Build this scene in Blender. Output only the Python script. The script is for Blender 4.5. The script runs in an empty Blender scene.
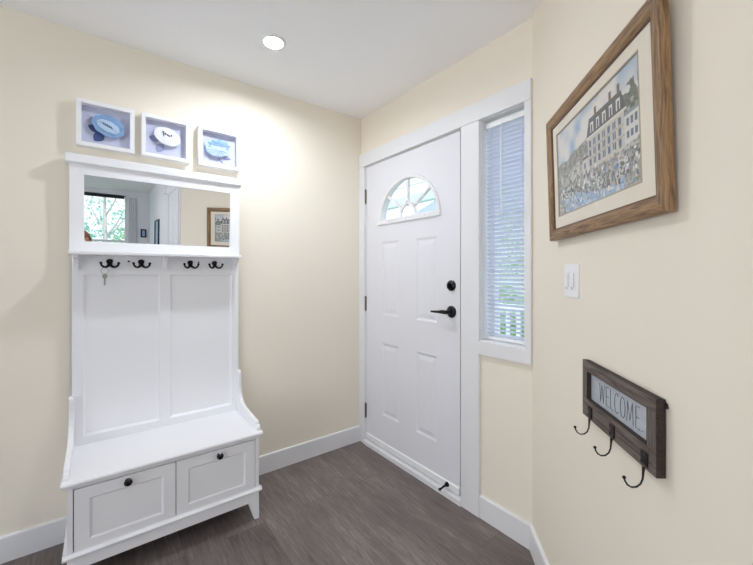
import bpy, bmesh, math, random
from mathutils import Vector, Matrix, Euler

random.seed(7)
SC = bpy.context.scene
COL = SC.collection
PI = math.pi
R2 = math.sqrt(2)

# ------------------------------------------------------------------ camera
CAM = Vector((-1.5739, -2.2591, 1.2688))
YAW = math.radians(52.6705)
FPX = 361.07
cam_data = bpy.data.cameras.new('camera')
cam = bpy.data.objects.new('camera', cam_data)
COL.objects.link(cam)
cam.location = CAM
cam.rotation_euler = (PI / 2, 0, YAW - PI / 2)
cam_data.sensor_fit = 'HORIZONTAL'
cam_data.sensor_width = 36.0
cam_data.lens = FPX / 753.0 * 36.0
cam_data.shift_x = 0.0
cam_data.shift_y = -(282.5 - 273.07) / 753.0
cam_data.clip_start = 0.02
cam_data.clip_end = 200
SC.camera = cam

# ------------------------------------------------------------------ light
EXPOSURE = 0.17
W_STRENGTH = 1.9
LENS_STRENGTH = 600.0        # recessed lamp by the hall tree
LENS_STRENGTH_BACK = 130.0   # unseen recessed lamps added to fill the hall
SIDE_FILL = 34.0
DAY_COL = (0.98, 0.98, 1.0)
LAMP_COL = (1.0, 0.97, 0.93)

SC.view_settings.view_transform = 'Standard'
SC.view_settings.look = 'None'
SC.view_settings.gamma = 1.0
SC.view_settings.use_curve_mapping = False
SC.view_settings.exposure = EXPOSURE
SC.render.engine = 'CYCLES'
SC.cycles.use_denoising = True
SC.cycles.max_bounces = 14
SC.cycles.diffuse_bounces = 8
SC.cycles.transparent_max_bounces = 16
SC.cycles.sample_clamp_indirect = 8.0

world = bpy.data.worlds.new('sky')
SC.world = world
world.use_nodes = True
wn = world.node_tree.nodes
wl = world.node_tree.links
wn.clear()
w_out = wn.new('ShaderNodeOutputWorld')
w_bg = wn.new('ShaderNodeBackground')
w_bg.inputs['Strength'].default_value = W_STRENGTH
w_tc = wn.new('ShaderNodeTexCoord')
w_sep = wn.new('ShaderNodeSeparateXYZ')
w_ramp = wn.new('ShaderNodeValToRGB')
w_ramp.color_ramp.elements[0].position = 0.0
w_ramp.color_ramp.elements[0].color = (0.90, 0.95, 1.0, 1)
w_ramp.color_ramp.elements[1].position = 0.7
w_ramp.color_ramp.elements[1].color = (0.70, 0.83, 1.0, 1)
wl.new(w_tc.outputs['Generated'], w_sep.inputs[0])
wl.new(w_sep.outputs['Z'], w_ramp.inputs[0])
wl.new(w_ramp.outputs[0], w_bg.inputs['Color'])
wl.new(w_bg.outputs[0], w_out.inputs[0])


def area_light(name, loc, rot, sx, sy, power, col):
    d = bpy.data.lights.new(name, 'AREA')
    d.shape = 'RECTANGLE'
    d.size, d.size_y = sx, sy
    d.energy = power
    d.color = col
    o = bpy.data.objects.new(name, d)
    o.location, o.rotation_euler = loc, rot
    COL.objects.link(o)
    return o


# added fill daylight, tipped toward the ceiling, outside the added unseen window
area_light('side_fill_light', (-4.55, -2.50, 1.25), (math.radians(136), 0, -PI / 2), 2.6, 1.9, SIDE_FILL, DAY_COL)
sun_d = bpy.data.lights.new('sun', 'SUN')
sun_d.energy = 3.0
sun_d.angle = 0.02
sun = bpy.data.objects.new('sun', sun_d)
sun.rotation_euler = (math.radians(-32), 0, 0)
COL.objects.link(sun)


# ------------------------------------------------------------------ materials
def lin(c):
    return tuple((v / 255 / 12.92) if v / 255 <= 0.04045 else ((v / 255 + 0.055) / 1.055) ** 2.4 for v in c)


def mat(name, rgb, rough=0.5, metal=0.0, var=0.03, vscale=8.0, bump=0.0, bscale=200.0, spec=0.5, emit=None, estr=0.0,
        trans=0.0):
    m = bpy.data.materials.new(name)
    m.use_nodes = True
    nt = m.node_tree
    b = nt.nodes['Principled BSDF']
    c = lin(rgb)
    b.inputs['Roughness'].default_value = rough
    b.inputs['Metallic'].default_value = metal
    b.inputs['Specular IOR Level'].default_value = spec
    tc = nt.nodes.new('ShaderNodeTexCoord')
    if var > 0:
        n = nt.nodes.new('ShaderNodeTexNoise')
        n.inputs['Scale'].default_value = vscale
        n.inputs['Detail'].default_value = 4
        nt.links.new(tc.outputs['Object'], n.inputs['Vector'])
        mx = nt.nodes.new('ShaderNodeMix')
        mx.data_type = 'RGBA'
        mx.inputs[6].default_value = (*[v * (1 - var) for v in c], 1)
        mx.inputs[7].default_value = (*[min(1, v * (1 + var)) for v in c], 1)
        nt.links.new(n.outputs['Fac'], mx.inputs[0])
        nt.links.new(mx.outputs[2], b.inputs['Base Color'])
    else:
        b.inputs['Base Color'].default_value = (*c, 1)
    if bump > 0:
        n2 = nt.nodes.new('ShaderNodeTexNoise')
        n2.inputs['Scale'].default_value = bscale
        nt.links.new(tc.outputs['Object'], n2.inputs['Vector'])
        bp = nt.nodes.new('ShaderNodeBump')
        bp.inputs['Strength'].default_value = bump
        bp.inputs['Distance'].default_value = 0.002
        nt.links.new(n2.outputs['Fac'], bp.inputs['Height'])
        nt.links.new(bp.outputs[0], b.inputs['Normal'])
    if emit:
        b.inputs['Emission Color'].default_value = (*lin(emit), 1)
        b.inputs['Emission Strength'].default_value = estr
    if trans > 0:
        tr = nt.nodes.new('ShaderNodeBsdfTranslucent')
        tr.inputs[0].default_value = (*c, 1)
        ms = nt.nodes.new('ShaderNodeMixShader')
        ms.inputs[0].default_value = trans
        nt.links.new(b.outputs[0], ms.inputs[1])
        nt.links.new(tr.outputs[0], ms.inputs[2])
        nt.links.new(ms.outputs[0], nt.nodes['Material Output'].inputs[0])
    return m


def wood_mat(name, dark, light, axis='X', scale=18.0, stretch=0.06, rough=0.5, bump=0.25):
    m = bpy.data.materials.new(name)
    m.use_nodes = True
    nt = m.node_tree
    b = nt.nodes['Principled BSDF']
    b.inputs['Roughness'].default_value = rough
    tc = nt.nodes.new('ShaderNodeTexCoord')
    mp = nt.nodes.new('ShaderNodeMapping')
    s = {'X': (stretch, 1, 1), 'Y': (1, stretch, 1), 'Z': (1, 1, stretch)}[axis]
    mp.inputs['Scale'].default_value = s
    nt.links.new(tc.outputs['Object'], mp.inputs[0])
    n = nt.nodes.new('ShaderNodeTexNoise')
    n.inputs['Scale'].default_value = scale * 10
    n.inputs['Detail'].default_value = 6
    n.inputs['Roughness'].default_value = 0.65
    n.inputs['Distortion'].default_value = 0.6
    nt.links.new(mp.outputs[0], n.inputs['Vector'])
    r = nt.nodes.new('ShaderNodeValToRGB')
    r.color_ramp.elements[0].position = 0.36
    r.color_ramp.elements[0].color = (*lin(dark), 1)
    r.color_ramp.elements[1].position = 0.62
    r.color_ramp.elements[1].color = (*lin(light), 1)
    nt.links.new(n.outputs['Fac'], r.inputs[0])
    nt.links.new(r.outputs[0], b.inputs['Base Color'])
    bp = nt.nodes.new('ShaderNodeBump')
    bp.inputs['Strength'].default_value = bump
    bp.inputs['Distance'].default_value = 0.002
    nt.links.new(n.outputs['Fac'], bp.inputs['Height'])
    nt.links.new(bp.outputs[0], b.inputs['Normal'])
    return m


def glass_mat(name, tint=(0.97, 0.99, 1.0), refl=0.12):
    m = bpy.data.materials.new(name)
    m.use_nodes = True
    nt = m.node_tree
    nt.nodes.remove(nt.nodes['Principled BSDF'])
    t = nt.nodes.new('ShaderNodeBsdfTransparent')
    t.inputs[0].default_value = (*tint, 1)
    g = nt.nodes.new('ShaderNodeBsdfGlossy')
    g.inputs['Roughness'].default_value = 0.02
    f = nt.nodes.new('ShaderNodeLayerWeight')
    f.inputs['Blend'].default_value = 0.5
    pw_ = nt.nodes.new('ShaderNodeMath')
    pw_.operation = 'POWER'
    pw_.inputs[1].default_value = 4.0
    nt.links.new(f.outputs['Facing'], pw_.inputs[0])
    ml = nt.nodes.new('ShaderNodeMath')
    ml.operation = 'MULTIPLY_ADD'
    ml.inputs[1].default_value = refl
    ml.inputs[2].default_value = 0.025
    nt.links.new(pw_.outputs[0], ml.inputs[0])
    ms = nt.nodes.new('ShaderNodeMixShader')
    nt.links.new(ml.outputs[0], ms.inputs[0])
    nt.links.new(t.outputs[0], ms.inputs[1])
    nt.links.new(g.outputs[0], ms.inputs[2])
    nt.links.new(ms.outputs[0], nt.nodes['Material Output'].inputs[0])
    return m


def floor_mat():
    m = bpy.data.materials.new('grey_brown_vinyl_planks')
    m.use_nodes = True
    nt = m.node_tree
    N, L = nt.nodes.new, nt.links.new
    b = nt.nodes['Principled BSDF']
    tc = N('ShaderNodeTexCoord')
    sep = N('ShaderNodeSeparateXYZ')
    L(tc.outputs['Object'], sep.inputs[0])
    cmb = N('ShaderNodeCombineXYZ')
    L(sep.outputs['Y'], cmb.inputs[0])
    L(sep.outputs['X'], cmb.inputs[1])
    br = N('ShaderNodeTexBrick')
    br.offset = 0.37
    br.offset_frequency = 2
    br.inputs['Scale'].default_value = 1.0
    br.inputs['Brick Width'].default_value = 1.22
    br.inputs['Row Height'].default_value = 0.182
    br.inputs['Mortar Size'].default_value = 0.0009
    br.inputs['Mortar Smooth'].default_value = 0.3
    br.inputs['Bias'].default_value = 0.0
    br.inputs['Color1'].default_value = (0.0, 0.0, 0.0, 1)
    br.inputs['Color2'].default_value = (1, 1, 1, 1)
    br.inputs['Mortar'].default_value = (0.5, 0.5, 0.5, 1)
    L(cmb.outputs[0], br.inputs['Vector'])
    # shift the grain from plank to plank
    shift = N('ShaderNodeVectorMath')
    shift.operation = 'MULTIPLY_ADD'
    shift.inputs[1].default_value = (7.0, 13.0, 5.0)
    L(br.outputs['Color'], shift.inputs[0])
    L(tc.outputs['Object'], shift.inputs[2])
    mp = N('ShaderNodeMapping')
    mp.inputs['Scale'].default_value = (1, 0.12, 1)
    L(shift.outputs[0], mp.inputs[0])
    n1 = N('ShaderNodeTexNoise')
    n1.inputs['Scale'].default_value = 46
    n1.inputs['Detail'].default_value = 8
    n1.inputs['Roughness'].default_value = 0.62
    n1.inputs['Distortion'].default_value = 1.4
    L(mp.outputs[0], n1.inputs['Vector'])
    mp2 = N('ShaderNodeMapping')
    mp2.inputs['Scale'].default_value = (1, 0.05, 1)
    L(shift.outputs[0], mp2.inputs[0])
    n2 = N('ShaderNodeTexNoise')
    n2.inputs['Scale'].default_value = 150
    n2.inputs['Detail'].default_value = 6
    n2.inputs['Roughness'].default_value = 0.7
    L(mp2.outputs[0], n2.inputs['Vector'])
    mp3 = N('ShaderNodeMapping')
    mp3.inputs['Scale'].default_value = (1, 0.3, 1)
    L(shift.outputs[0], mp3.inputs[0])
    n3 = N('ShaderNodeTexNoise')
    n3.inputs['Scale'].default_value = 7
    n3.inputs['Detail'].default_value = 3
    L(mp3.outputs[0], n3.inputs['Vector'])
    a1 = N('ShaderNodeMath'); a1.operation = 'MULTIPLY'; a1.inputs[1].default_value = 0.32
    L(n1.outputs['Fac'], a1.inputs[0])
    a2 = N('ShaderNodeMath'); a2.operation = 'MULTIPLY_ADD'; a2.inputs[1].default_value = 0.40
    L(n2.outputs['Fac'], a2.inputs[0]); L(a1.outputs[0], a2.inputs[2])
    a3 = N('ShaderNodeMath'); a3.operation = 'MULTIPLY_ADD'; a3.inputs[1].default_value = 0.28
    L(n3.outputs['Fac'], a3.inputs[0]); L(a2.outputs[0], a3.inputs[2])
    sb = N('ShaderNodeSeparateColor')
    L(br.outputs['Color'], sb.inputs[0])
    a4 = N('ShaderNodeMath'); a4.operation = 'MULTIPLY_ADD'; a4.inputs[1].default_value = 0.085
    L(sb.outputs[0], a4.inputs[0]); L(a3.outputs[0], a4.inputs[2])
    r = N('ShaderNodeValToRGB')
    e = r.color_ramp.elements
    e[0].position = 0.41; e[0].color = (*lin((88, 78, 76)), 1)
    e[1].position = 0.67; e[1].color = (*lin((142, 132, 127)), 1)
    k = e.new(0.50); k.color = (*lin((109, 99, 96)), 1)
    k = e.new(0.58); k.color = (*lin((120, 110, 106)), 1)
    L(a4.outputs[0], r.inputs[0])
    mx = N('ShaderNodeMix'); mx.data_type = 'RGBA'
    L(br.outputs['Fac'], mx.inputs[0])
    L(r.outputs[0], mx.inputs[6])
    mx.inputs[7].default_value = (*lin((88, 79, 76)), 1)
    L(mx.outputs[2], b.inputs['Base Color'])
    b.inputs['Roughness'].default_value = 0.42
    b.inputs['Specular IOR Level'].default_value = 0.35
    bp = N('ShaderNodeBump')
    bp.inputs['Strength'].default_value = 0.12
    bp.inputs['Distance'].default_value = 0.001
    L(n2.outputs['Fac'], bp.inputs['Height'])
    L(bp.outputs[0], b.inputs['Normal'])
    return m


M = {}
M['wall'] = mat('cream_wall_paint', (241, 233, 218), 0.75, var=0.012, vscale=3, bump=0.06, bscale=260, spec=0.25)
M['ceil'] = mat('white_ceiling_paint', (250, 250, 251), 0.85, var=0.01, vscale=3, bump=0.05, bscale=200, spec=0.2)
M['hallwhite'] = mat('daylit_hall_white', (236, 237, 242), 0.75, var=0.01, vscale=3, spec=0.2)  # cool whiteness of the daylight is mixed into this wall colour
M['trim'] = mat('white_trim_paint', (234, 234, 236), 0.4, var=0.008, vscale=6, spec=0.4)
M['door'] = mat('white_door_paint', (231, 231, 236), 0.42, var=0.008, vscale=6, bump=0.03, bscale=120, spec=0.4)
M['tree'] = mat('white_lacquered_wood', (243, 243, 246), 0.35, var=0.008, vscale=9, spec=0.45)
M['gap'] = mat('dark_gap', (60, 60, 62), 0.8, var=0.0)
M['black'] = mat('black_metal', (16, 16, 17), 0.35, metal=0.4, var=0.1, vscale=40, spec=0.5)
M['knob'] = mat('glossy_black_knob', (18, 18, 19), 0.14, metal=0.2, var=0.05, vscale=40, spec=0.7)
M['iron'] = mat('dark_iron', (52, 48, 46), 0.45, metal=0.7, var=0.2, vscale=60, bump=0.2, bscale=300)
M['hinge'] = mat('bronze_hinge', (118, 108, 92), 0.4, metal=0.8, var=0.1, vscale=50)
M['steel'] = mat('nickel', (176, 174, 170), 0.3, metal=0.9, var=0.08, vscale=60)
M['oak'] = wood_mat('golden_oak', (94, 68, 43), (164, 128, 88), 'X', 14, 0.08)
M['oak_v'] = wood_mat('golden_oak_upright', (94, 68, 43), (164, 128, 88), 'Z', 14, 0.08)
M['oak_lip'] = wood_mat('dark_oak_lip', (70, 46, 28), (104, 72, 44), 'X', 14, 0.08)
M['barn'] = wood_mat('weathered_brown_wood', (66, 57, 53), (122, 109, 101), 'X', 16, 0.06, 0.65, 0.4)
M['barn_v'] = wood_mat('weathered_brown_wood_upright', (66, 57, 53), (122, 109, 101), 'Z', 16, 0.06, 0.65, 0.4)
M['barn_edge'] = wood_mat('dark_wood_edge', (38, 30, 26), (60, 49, 43), 'X', 16, 0.06, 0.7, 0.3)
M['galv'] = mat('galvanised_metal', (190, 195, 204), 0.55, metal=0.25, var=0.24, vscale=45, bump=0.05, bscale=90)
M['ink'] = mat('dark_grey_lettering', (70, 72, 78), 0.6, var=0.1, vscale=60)
M['mat_board'] = mat('cream_mat_board', (236, 228, 212), 0.85, var=0.01, vscale=30, bump=0.03, bscale=600, spec=0.2)
M['mat_edge'] = mat('grey_mat_edge', (176, 164, 148), 0.85, var=0.03, vscale=40)
M['lav'] = mat('pale_lavender_card', (200, 203, 225), 0.85, var=0.01, vscale=30, spec=0.2)
M['p_blue'] = mat('pale_blue_paper', (140, 172, 214), 0.8, var=0.06, vscale=60, spec=0.2)
M['p_blue2'] = mat('soft_blue_paper', (132, 165, 208), 0.8, var=0.06, vscale=60, spec=0.2)
M['p_ice'] = mat('ice_blue_paper', (182, 204, 230), 0.8, var=0.03, vscale=60, spec=0.2)
M['p_white'] = mat('white_paper', (240, 241, 246), 0.8, var=0.01, vscale=60, spec=0.2)
M['p_navy'] = mat('slate_blue_paper', (78, 92, 142), 0.8, var=0.05, vscale=60, spec=0.2)
M['p_grey'] = mat('grey_blue_paper', (150, 156, 190), 0.8, var=0.05, vscale=60, spec=0.2)
M['p_ink'] = mat('navy_ink', (52, 66, 108), 0.8, var=0.05, vscale=60)
M['plastic'] = mat('white_plastic', (244, 244, 246), 0.35, var=0.005, vscale=20, spec=0.5)
M['plastic_slot'] = mat('grey_plastic_slot', (196, 196, 204), 0.5, var=0.02, vscale=20)
M['lens'] = mat('lit_lens', (255, 255, 255), 0.5, var=0.0, emit=(240, 247, 255), estr=LENS_STRENGTH)
M['lens_b'] = mat('lit_lens_hall', (255, 255, 255), 0.5, var=0.0, emit=(255, 250, 243), estr=LENS_STRENGTH_BACK)
M['slat'] = mat('white_blind_slat', (238, 240, 248), 0.45, var=0.01, vscale=20, trans=0.5)
M['cord'] = mat('white_cord', (230, 230, 236), 0.8, var=0.02, vscale=200)
M['glass'] = glass_mat('window_glass')
M['pglass'] = glass_mat('picture_glass', (1, 1, 1), 0.22)
M['floor'] = floor_mat()
M['curtain'] = mat('grey_white_curtain', (240, 240, 244), 0.85, var=0.02, vscale=30, trans=0.2)
M['skin'] = mat('skin', (205, 152, 124), 0.55, var=0.05, vscale=30)
M['hair'] = mat('light_brown_hair', (156, 100, 66), 0.6, var=0.25, vscale=90, bump=0.5, bscale=160)
M['shirt'] = mat('grey_blue_shirt', (120, 130, 146), 0.85, var=0.05, vscale=40, bump=0.2, bscale=300)
M['jeans'] = mat('dark_jeans', (52, 60, 78), 0.85, var=0.08, vscale=60, bump=0.2, bscale=400)
M['shoe'] = mat('dark_shoe', (44, 40, 38), 0.6, var=0.05, vscale=40)
M['leaf'] = mat('green_leaves', (160, 192, 140), 0.7, var=0.35, vscale=14, trans=0.3)
M['leaf_b'] = mat('blue_green_leaves', (150, 194, 178), 0.7, var=0.35, vscale=14, trans=0.3)
M['bark'] = mat('grey_bark', (186, 180, 174), 0.9, var=0.2, vscale=20, bump=0.5, bscale=40)
M['siding'] = mat('white_siding', (232, 234, 236), 0.7, var=0.02, vscale=8)
M['roof'] = mat('blue_grey_shingles', (184, 194, 206), 0.8, var=0.12, vscale=18)
M['paintblue'] = mat('pale_blue_porch_paint', (204, 222, 232), 0.6, var=0.02, vscale=8)
M['concrete'] = mat('porch_concrete', (178, 176, 172), 0.85, var=0.06, vscale=12, bump=0.2, bscale=80)
M['lawn'] = mat('lawn_green', (96, 132, 74), 0.9, var=0.3, vscale=30, bump=0.5, bscale=120)
M['pane_dark'] = mat('dark_window_pane', (84, 104, 122), 0.15, var=0.05, vscale=4)
M['darkframe'] = mat('black_picture_frame', (30, 32, 40), 0.4, var=0.05, vscale=40)
M['blue_reflection'] = mat('pale_blue_reflection', (150, 184, 226), 0.3, var=0.2, vscale=12)  # pale blue stands for the window reflected in the picture glass


# ------------------------------------------------------------------ mesh helpers
class MB:
    def __init__(self):
        self.bm = bmesh.new()

    def box(self, x0, x1, y0, y1, z0, z1, bev=0.0, seg=2, mi=0):
        x0, x1 = min(x0, x1), max(x0, x1)
        y0, y1 = min(y0, y1), max(y0, y1)
        z0, z1 = min(z0, z1), max(z0, z1)
        t = bmesh.new()
        bmesh.ops.create_cube(t, size=1)
        for v in t.verts:
            v.co = ((x0 + x1) / 2 + v.co.x * (x1 - x0), (y0 + y1) / 2 + v.co.y * (y1 - y0), (z0 + z1) / 2 + v.co.z * (z1 - z0))
        if bev > 0:
            bmesh.ops.bevel(t, geom=list(t.edges), offset=bev, segments=seg, profile=0.5, affect='EDGES')
        self._add(t, mi)
        return self

    def _add(self, t, mi=0, mtx=None):
        if mtx is not None:
            bmesh.ops.transform(t, matrix=mtx, verts=t.verts)
        for f in t.faces:
            f.material_index = mi
        me = bpy.data.meshes.new('tmp')
        t.to_mesh(me)
        t.free()
        self.bm.from_mesh(me)
        bpy.data.meshes.remove(me)

    def prism(self, pts, axis, a, b, bev=0.0, mi=0):
        """closed outline pts extruded along axis from a to b. axis X: pts=(y,z); Y: pts=(x,z); Z: pts=(x,y)"""
        t = bmesh.new()

        def P(p, k):
            return {'X': (k, p[0], p[1]), 'Y': (p[0], k, p[1]), 'Z': (p[0], p[1], k)}[axis]
        va = [t.verts.new(P(p, a)) for p in pts]
        vb = [t.verts.new(P(p, b)) for p in pts]
        t.faces.new(va)
        t.faces.new(list(reversed(vb)))
        n = len(pts)
        for i in range(n):
            t.faces.new((va[i], vb[i], vb[(i + 1) % n], va[(i + 1) % n]))
        bmesh.ops.recalc_face_normals(t, faces=t.faces)
        if bev > 0:
            caps = [e for e in t.edges if any(len(f.verts) == n for f in e.link_faces)]
            bmesh.ops.bevel(t, geom=caps, offset=bev, segments=2, profile=0.5, affect='EDGES')
        self._add(t, mi)
        return self

    def sweep(self, prof, x0, x1, mi=0):
        """profile in (y,z) run along X"""
        return self.prism(prof, 'X', x0, x1, 0, mi)

    def tube(self, pts, r, seg=10, cap=True, mi=0):
        pts = [Vector(p) for p in pts]
        rs = r if isinstance(r, (list, tuple)) else [r] * len(pts)
        t = bmesh.new()
        rings = []
        up = None
        for i, p in enumerate(pts):
            d = (pts[min(i + 1, len(pts) - 1)] - pts[max(i - 1, 0)]).normalized()
            if up is None:
                up = Vector((0, 0, 1)) if abs(d.z) < 0.9 else Vector((1, 0, 0))
            u = d.cross(up)
            if u.length < 1e-4:
                u = d.orthogonal()
            u.normalize()
            w = u.cross(d).normalized()
            up = w
            rings.append([t.verts.new(p + (u * math.cos(2 * PI * k / seg) + w * math.sin(2 * PI * k / seg)) * rs[i]) for k in range(seg)])
        for i in range(len(rings) - 1):
            for k in range(seg):
                t.faces.new((rings[i][k], rings[i][(k + 1) % seg], rings[i + 1][(k + 1) % seg], rings[i + 1][k]))
        if cap:
            t.faces.new(list(reversed(rings[0])))
            t.faces.new(rings[-1])
        bmesh.ops.recalc_face_normals(t, faces=t.faces)
        self._add(t, mi)
        return self

    def lathe(self, prof, mtx=None, seg=32, mi=0):
        """profile (r,z) turned about Z then moved by mtx"""
        t = bmesh.new()
        rings = []
        for (r, z) in prof:
            if r < 1e-6:
                rings.append([t.verts.new((0, 0, z))])
            else:
                rings.append([t.verts.new((r * math.cos(2 * PI * k / seg), r * math.sin(2 * PI * k / seg), z)) for k in range(seg)])
        for i in range(len(rings) - 1):
            a, b = rings[i], rings[i + 1]
            for k in range(seg):
                k2 = (k + 1) % seg
                if len(a) == 1 and len(b) == 1:
                    continue
                if len(a) == 1:
                    t.faces.new((a[0], b[k2], b[k]))
                elif len(b) == 1:
                    t.faces.new((a[k], a[k2], b[0]))
                else:
                    t.faces.new((a[k], a[k2], b[k2], b[k]))
        bmesh.ops.recalc_face_normals(t, faces=t.faces)
        self._add(t, mi, mtx)
        return self

    def ball(self, c, r, sc=(1, 1, 1), seg=16, mi=0):
        t = bmesh.new()
        bmesh.ops.create_uvsphere(t, u_segments=seg, v_segments=max(8, seg // 2), radius=r)
        self._add(t, mi, Matrix.Translation(c) @ Matrix.Diagonal((*sc, 1)))
        return self

    def build(self, name, mats, parent=None, smooth=False, loc=None):
        me = bpy.data.meshes.new(name)
        bmesh.ops.recalc_face_normals(self.bm, faces=self.bm.faces) if False else None
        self.bm.to_mesh(me)
        self.bm.free()
        if not isinstance(mats, (list, tuple)):
            mats = [mats]
        for m in mats:
            me.materials.append(m)
        if smooth:
            for p in me.polygons:
                p.use_smooth = True
            try:
                me.set_sharp_from_angle(angle=math.radians(smooth if smooth is not True else 40))
            except Exception:
                pass
        o = bpy.data.objects.new(name, me)
        COL.objects.link(o)
        if parent is not None:
            o.parent = parent
        if loc is not None:
            o.location = loc
        return o


def tag(o, label=None, cat=None, group=None, kind=None):
    if label: o['label'] = label
    if cat: o['category'] = cat
    if group: o['group'] = group
    if kind: o['kind'] = kind
    return o


def thing(name, label, cat, loc=(0, 0, 0), rz=0.0, group=None):
    o = bpy.data.objects.new(name, None)
    o.empty_display_size = 0.1
    COL.objects.link(o)
    o.location = loc
    o.rotation_euler = (0, 0, rz)
    return tag(o, label, cat, group)


def struct(o, label, cat='structure'):
    return tag(o, label, cat, kind='structure')


RY = Matrix.Rotation(PI / 2, 4, 'X')     # Z axis -> -Y (out of the wall, local frame)


def out_mtx(x, y, z):
    """lathe axis pointing out of the wall (local -Y) at x,y,z"""
    return Matrix.Translation((x, y, z)) @ RY


# walls use one convention: local X runs to the viewer's right, local Y into the wall, front faces -Y
RZ_A, RZ_B, RZ_C = 0.0, -PI / 2, math.radians(-135)
YC = -1.375                               # where the angled wall meets the door wall


def on_B(y, z=0.0, out=0.0):
    return (-out, y, z)


def on_C(s, z=0.0, out=0.0):
    return (-s / R2 - out / R2, YC - s / R2 + out / R2, z)


H = 2.44
S_END = 1.31                              # length of the angled wall
XH = -S_END / R2                          # hall wall x
YH = YC - S_END / R2
YB = -6.8
XL = -4.3

# ------------------------------------------------------------------ setting: floor, ceiling, walls
o = MB().prism([(XL - .1, YB - .1), (XH + .06, YB - .1), (XH + .06, YH - .04), (.02, YC - .04), (.02, .02), (XL - .1, .02)], 'Z', -.05, 0.0).build('floor', M['floor'])
struct(o, 'grey-brown wood-look plank floor of the entry', 'floor')
o = MB().prism([(XL - .1, YB - .1), (XH + .06, YB - .1), (XH + .06, YH - .04), (.15, YC - .2), (.15, .12), (XL - .1, .12)], 'Z', H, H + .08).build('ceiling', M['ceil'])
struct(o, 'flat white ceiling over the entry', 'ceiling')
o = MB().box(XL - .1, .15, 0, .12, 0, H).build('wall_left', M['wall'])
struct(o, 'cream wall behind the white hall tree', 'wall')

DY0, DY1, DZ = -.066, -.975, 2.062        # door opening
WY0, WY1, WZ0, WZ1 = -1.092, -1.345, .917, 2.064   # side window opening
b = MB()
TW = .14
b.box(0, TW, 0, DY0, 0, H)
b.box(0, TW, DY0, DY1, DZ, H)
b.box(0, TW, DY1, WY0, 0, H)
b.box(0, TW, WY0, WY1, 0, WZ0)
b.box(0, TW, WY0, WY1, WZ1, H)
b.prism([(0, WY1), (TW, WY1), (TW, YC - TW * .999), (0, YC)], 'Z', 0, H)
o = b.build('wall_front', M['wall'])
struct(o, 'cream wall holding the front door and narrow side window', 'wall')
b = MB()
b.prism([(0, YC), (TW, YC - TW), (XH + .12, YH - .05), (XH, YH)], 'Z', 0, H)
o = b.build('wall_right', M['wall'])
struct(o, 'angled cream wall carrying the oak framed picture and welcome sign', 'wall')
o = MB().box(XH, XH + .12, YH - .05, YB, 0, H).build('wall_hall', M['hallwhite'])
struct(o, 'white hall wall seen only in the mirror', 'wall')
BX0, BX1, BZ0, BZ1 = -2.75, -1.30, .40, 2.345
b = MB()
b.box(XL, BX0, YB, YB - .12, 0, H).box(BX1, XH, YB, YB - .12, 0, H)
b.box(BX0, BX1, YB, YB - .12, 0, BZ0).box(BX0, BX1, YB, YB - .12, BZ1, H)
o = b.build('wall_back', M['hallwhite'])
struct(o, 'far white wall with a tall window seen in the mirror', 'wall')
LY0, LY1, LZ0, LZ1 = -3.7, -1.3, .35, 2.3
b = MB()
b.box(XL - .1, XL, 0, LY1, 0, H).box(XL - .1, XL, LY0, YB, 0, H)
b.box(XL - .1, XL, LY0, LY1, 0, LZ0).box(XL - .1, XL, LY0, LY1, LZ1, H)
o = b.build('wall_side', M['hallwhite'])
struct(o, 'white outer wall of the hall with an added wide window', 'wall')


# ------------------------------------------------------------------ baseboards
def base_prof(t=.014, h=.1145):
    return [(0, 0), (-t, 0), (-t, h - .006), (-t + .003, h - .001), (-t + .006, h), (0, h)]


o = MB().sweep(base_prof(), XL, -.019).build('baseboard_left', M['trim'])
struct(o, 'white baseboard along the cream wall behind the hall tree', 'baseboard')
b = MB().sweep(base_prof(), 0, 1.378 - 1.092)
o = b.build('baseboard_front', M['trim'])
o.location = on_B(-1.092); o.rotation_euler = (0, 0, RZ_B)
struct(o, 'white baseboard below the narrow side window', 'baseboard')
b = MB().sweep(base_prof(), .006, S_END)
o = b.build('baseboard_right', M['trim'])
o.location = on_C(0); o.rotation_euler = (0, 0, RZ_C)
struct(o, 'white baseboard along the angled cream wall', 'baseboard')
o = MB().box(XH - .014, XH, YH - .01, -2.42, 0, .1145).box(XH - .014, XH, -3.40, YB, 0, .1145).build('baseboard_hall', M['trim'])
struct(o, 'white baseboard of the hall wall', 'baseboard')
o = MB().box(XL, XH - .014, YB, YB + .014, 0, .1145).build('baseboard_back', M['trim'])
struct(o, 'white baseboard under the far hall window', 'baseboard')

# ------------------------------------------------------------------ door and window casing (wall B local frame: x = -y)
CT = .018
b = MB()
b.box(.002, .066, -CT, 0, 0, 2.062, .0015)
b.box(.975, 1.092, -CT, 0, 0, 2.062, .0015)
b.box(1.092, 1.377, -CT, 0, .848, .917, .0015)
b.box(1.345, 1.377, -CT, 0, .917, 2.062, .0015)
b.box(.002, 1.377, -CT - .002, 0, 2.0625, 2.160, .0015)
o = b.build('trim_1', M['trim'])
o.rotation_euler = (0, 0, RZ_B)
struct(o, 'flat white casing boards around front door and side window', 'casing')
b = MB()
b.box(.066, .0695, 0, .13, 0, 2.062).box(.9725, .975, 0, .13, 0, 2.062).box(.0695, .9725, 0, .13, 2.0595, 2.062)
b.box(.0695, .082, .05, .065, 0, 2.0595).box(.960, .9725, .05, .065, 0, 2.0595)
o = b.build('trim_2', M['trim'])
o.rotation_euler = (0, 0, RZ_B)
struct(o, 'white jamb lining the front doorway', 'door jamb')
b = MB()
b.prism([(-.024, 0), (-.024, .026), (-.018, .034), (.05, .036), (.13, .036), (.13, 0)], 'X', .066, .975)
o = b.build('trim_3', M['trim'])
o.rotation_euler = (0, 0, RZ_B)
struct(o, 'white threshold strip under the front door', 'threshold')

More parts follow.
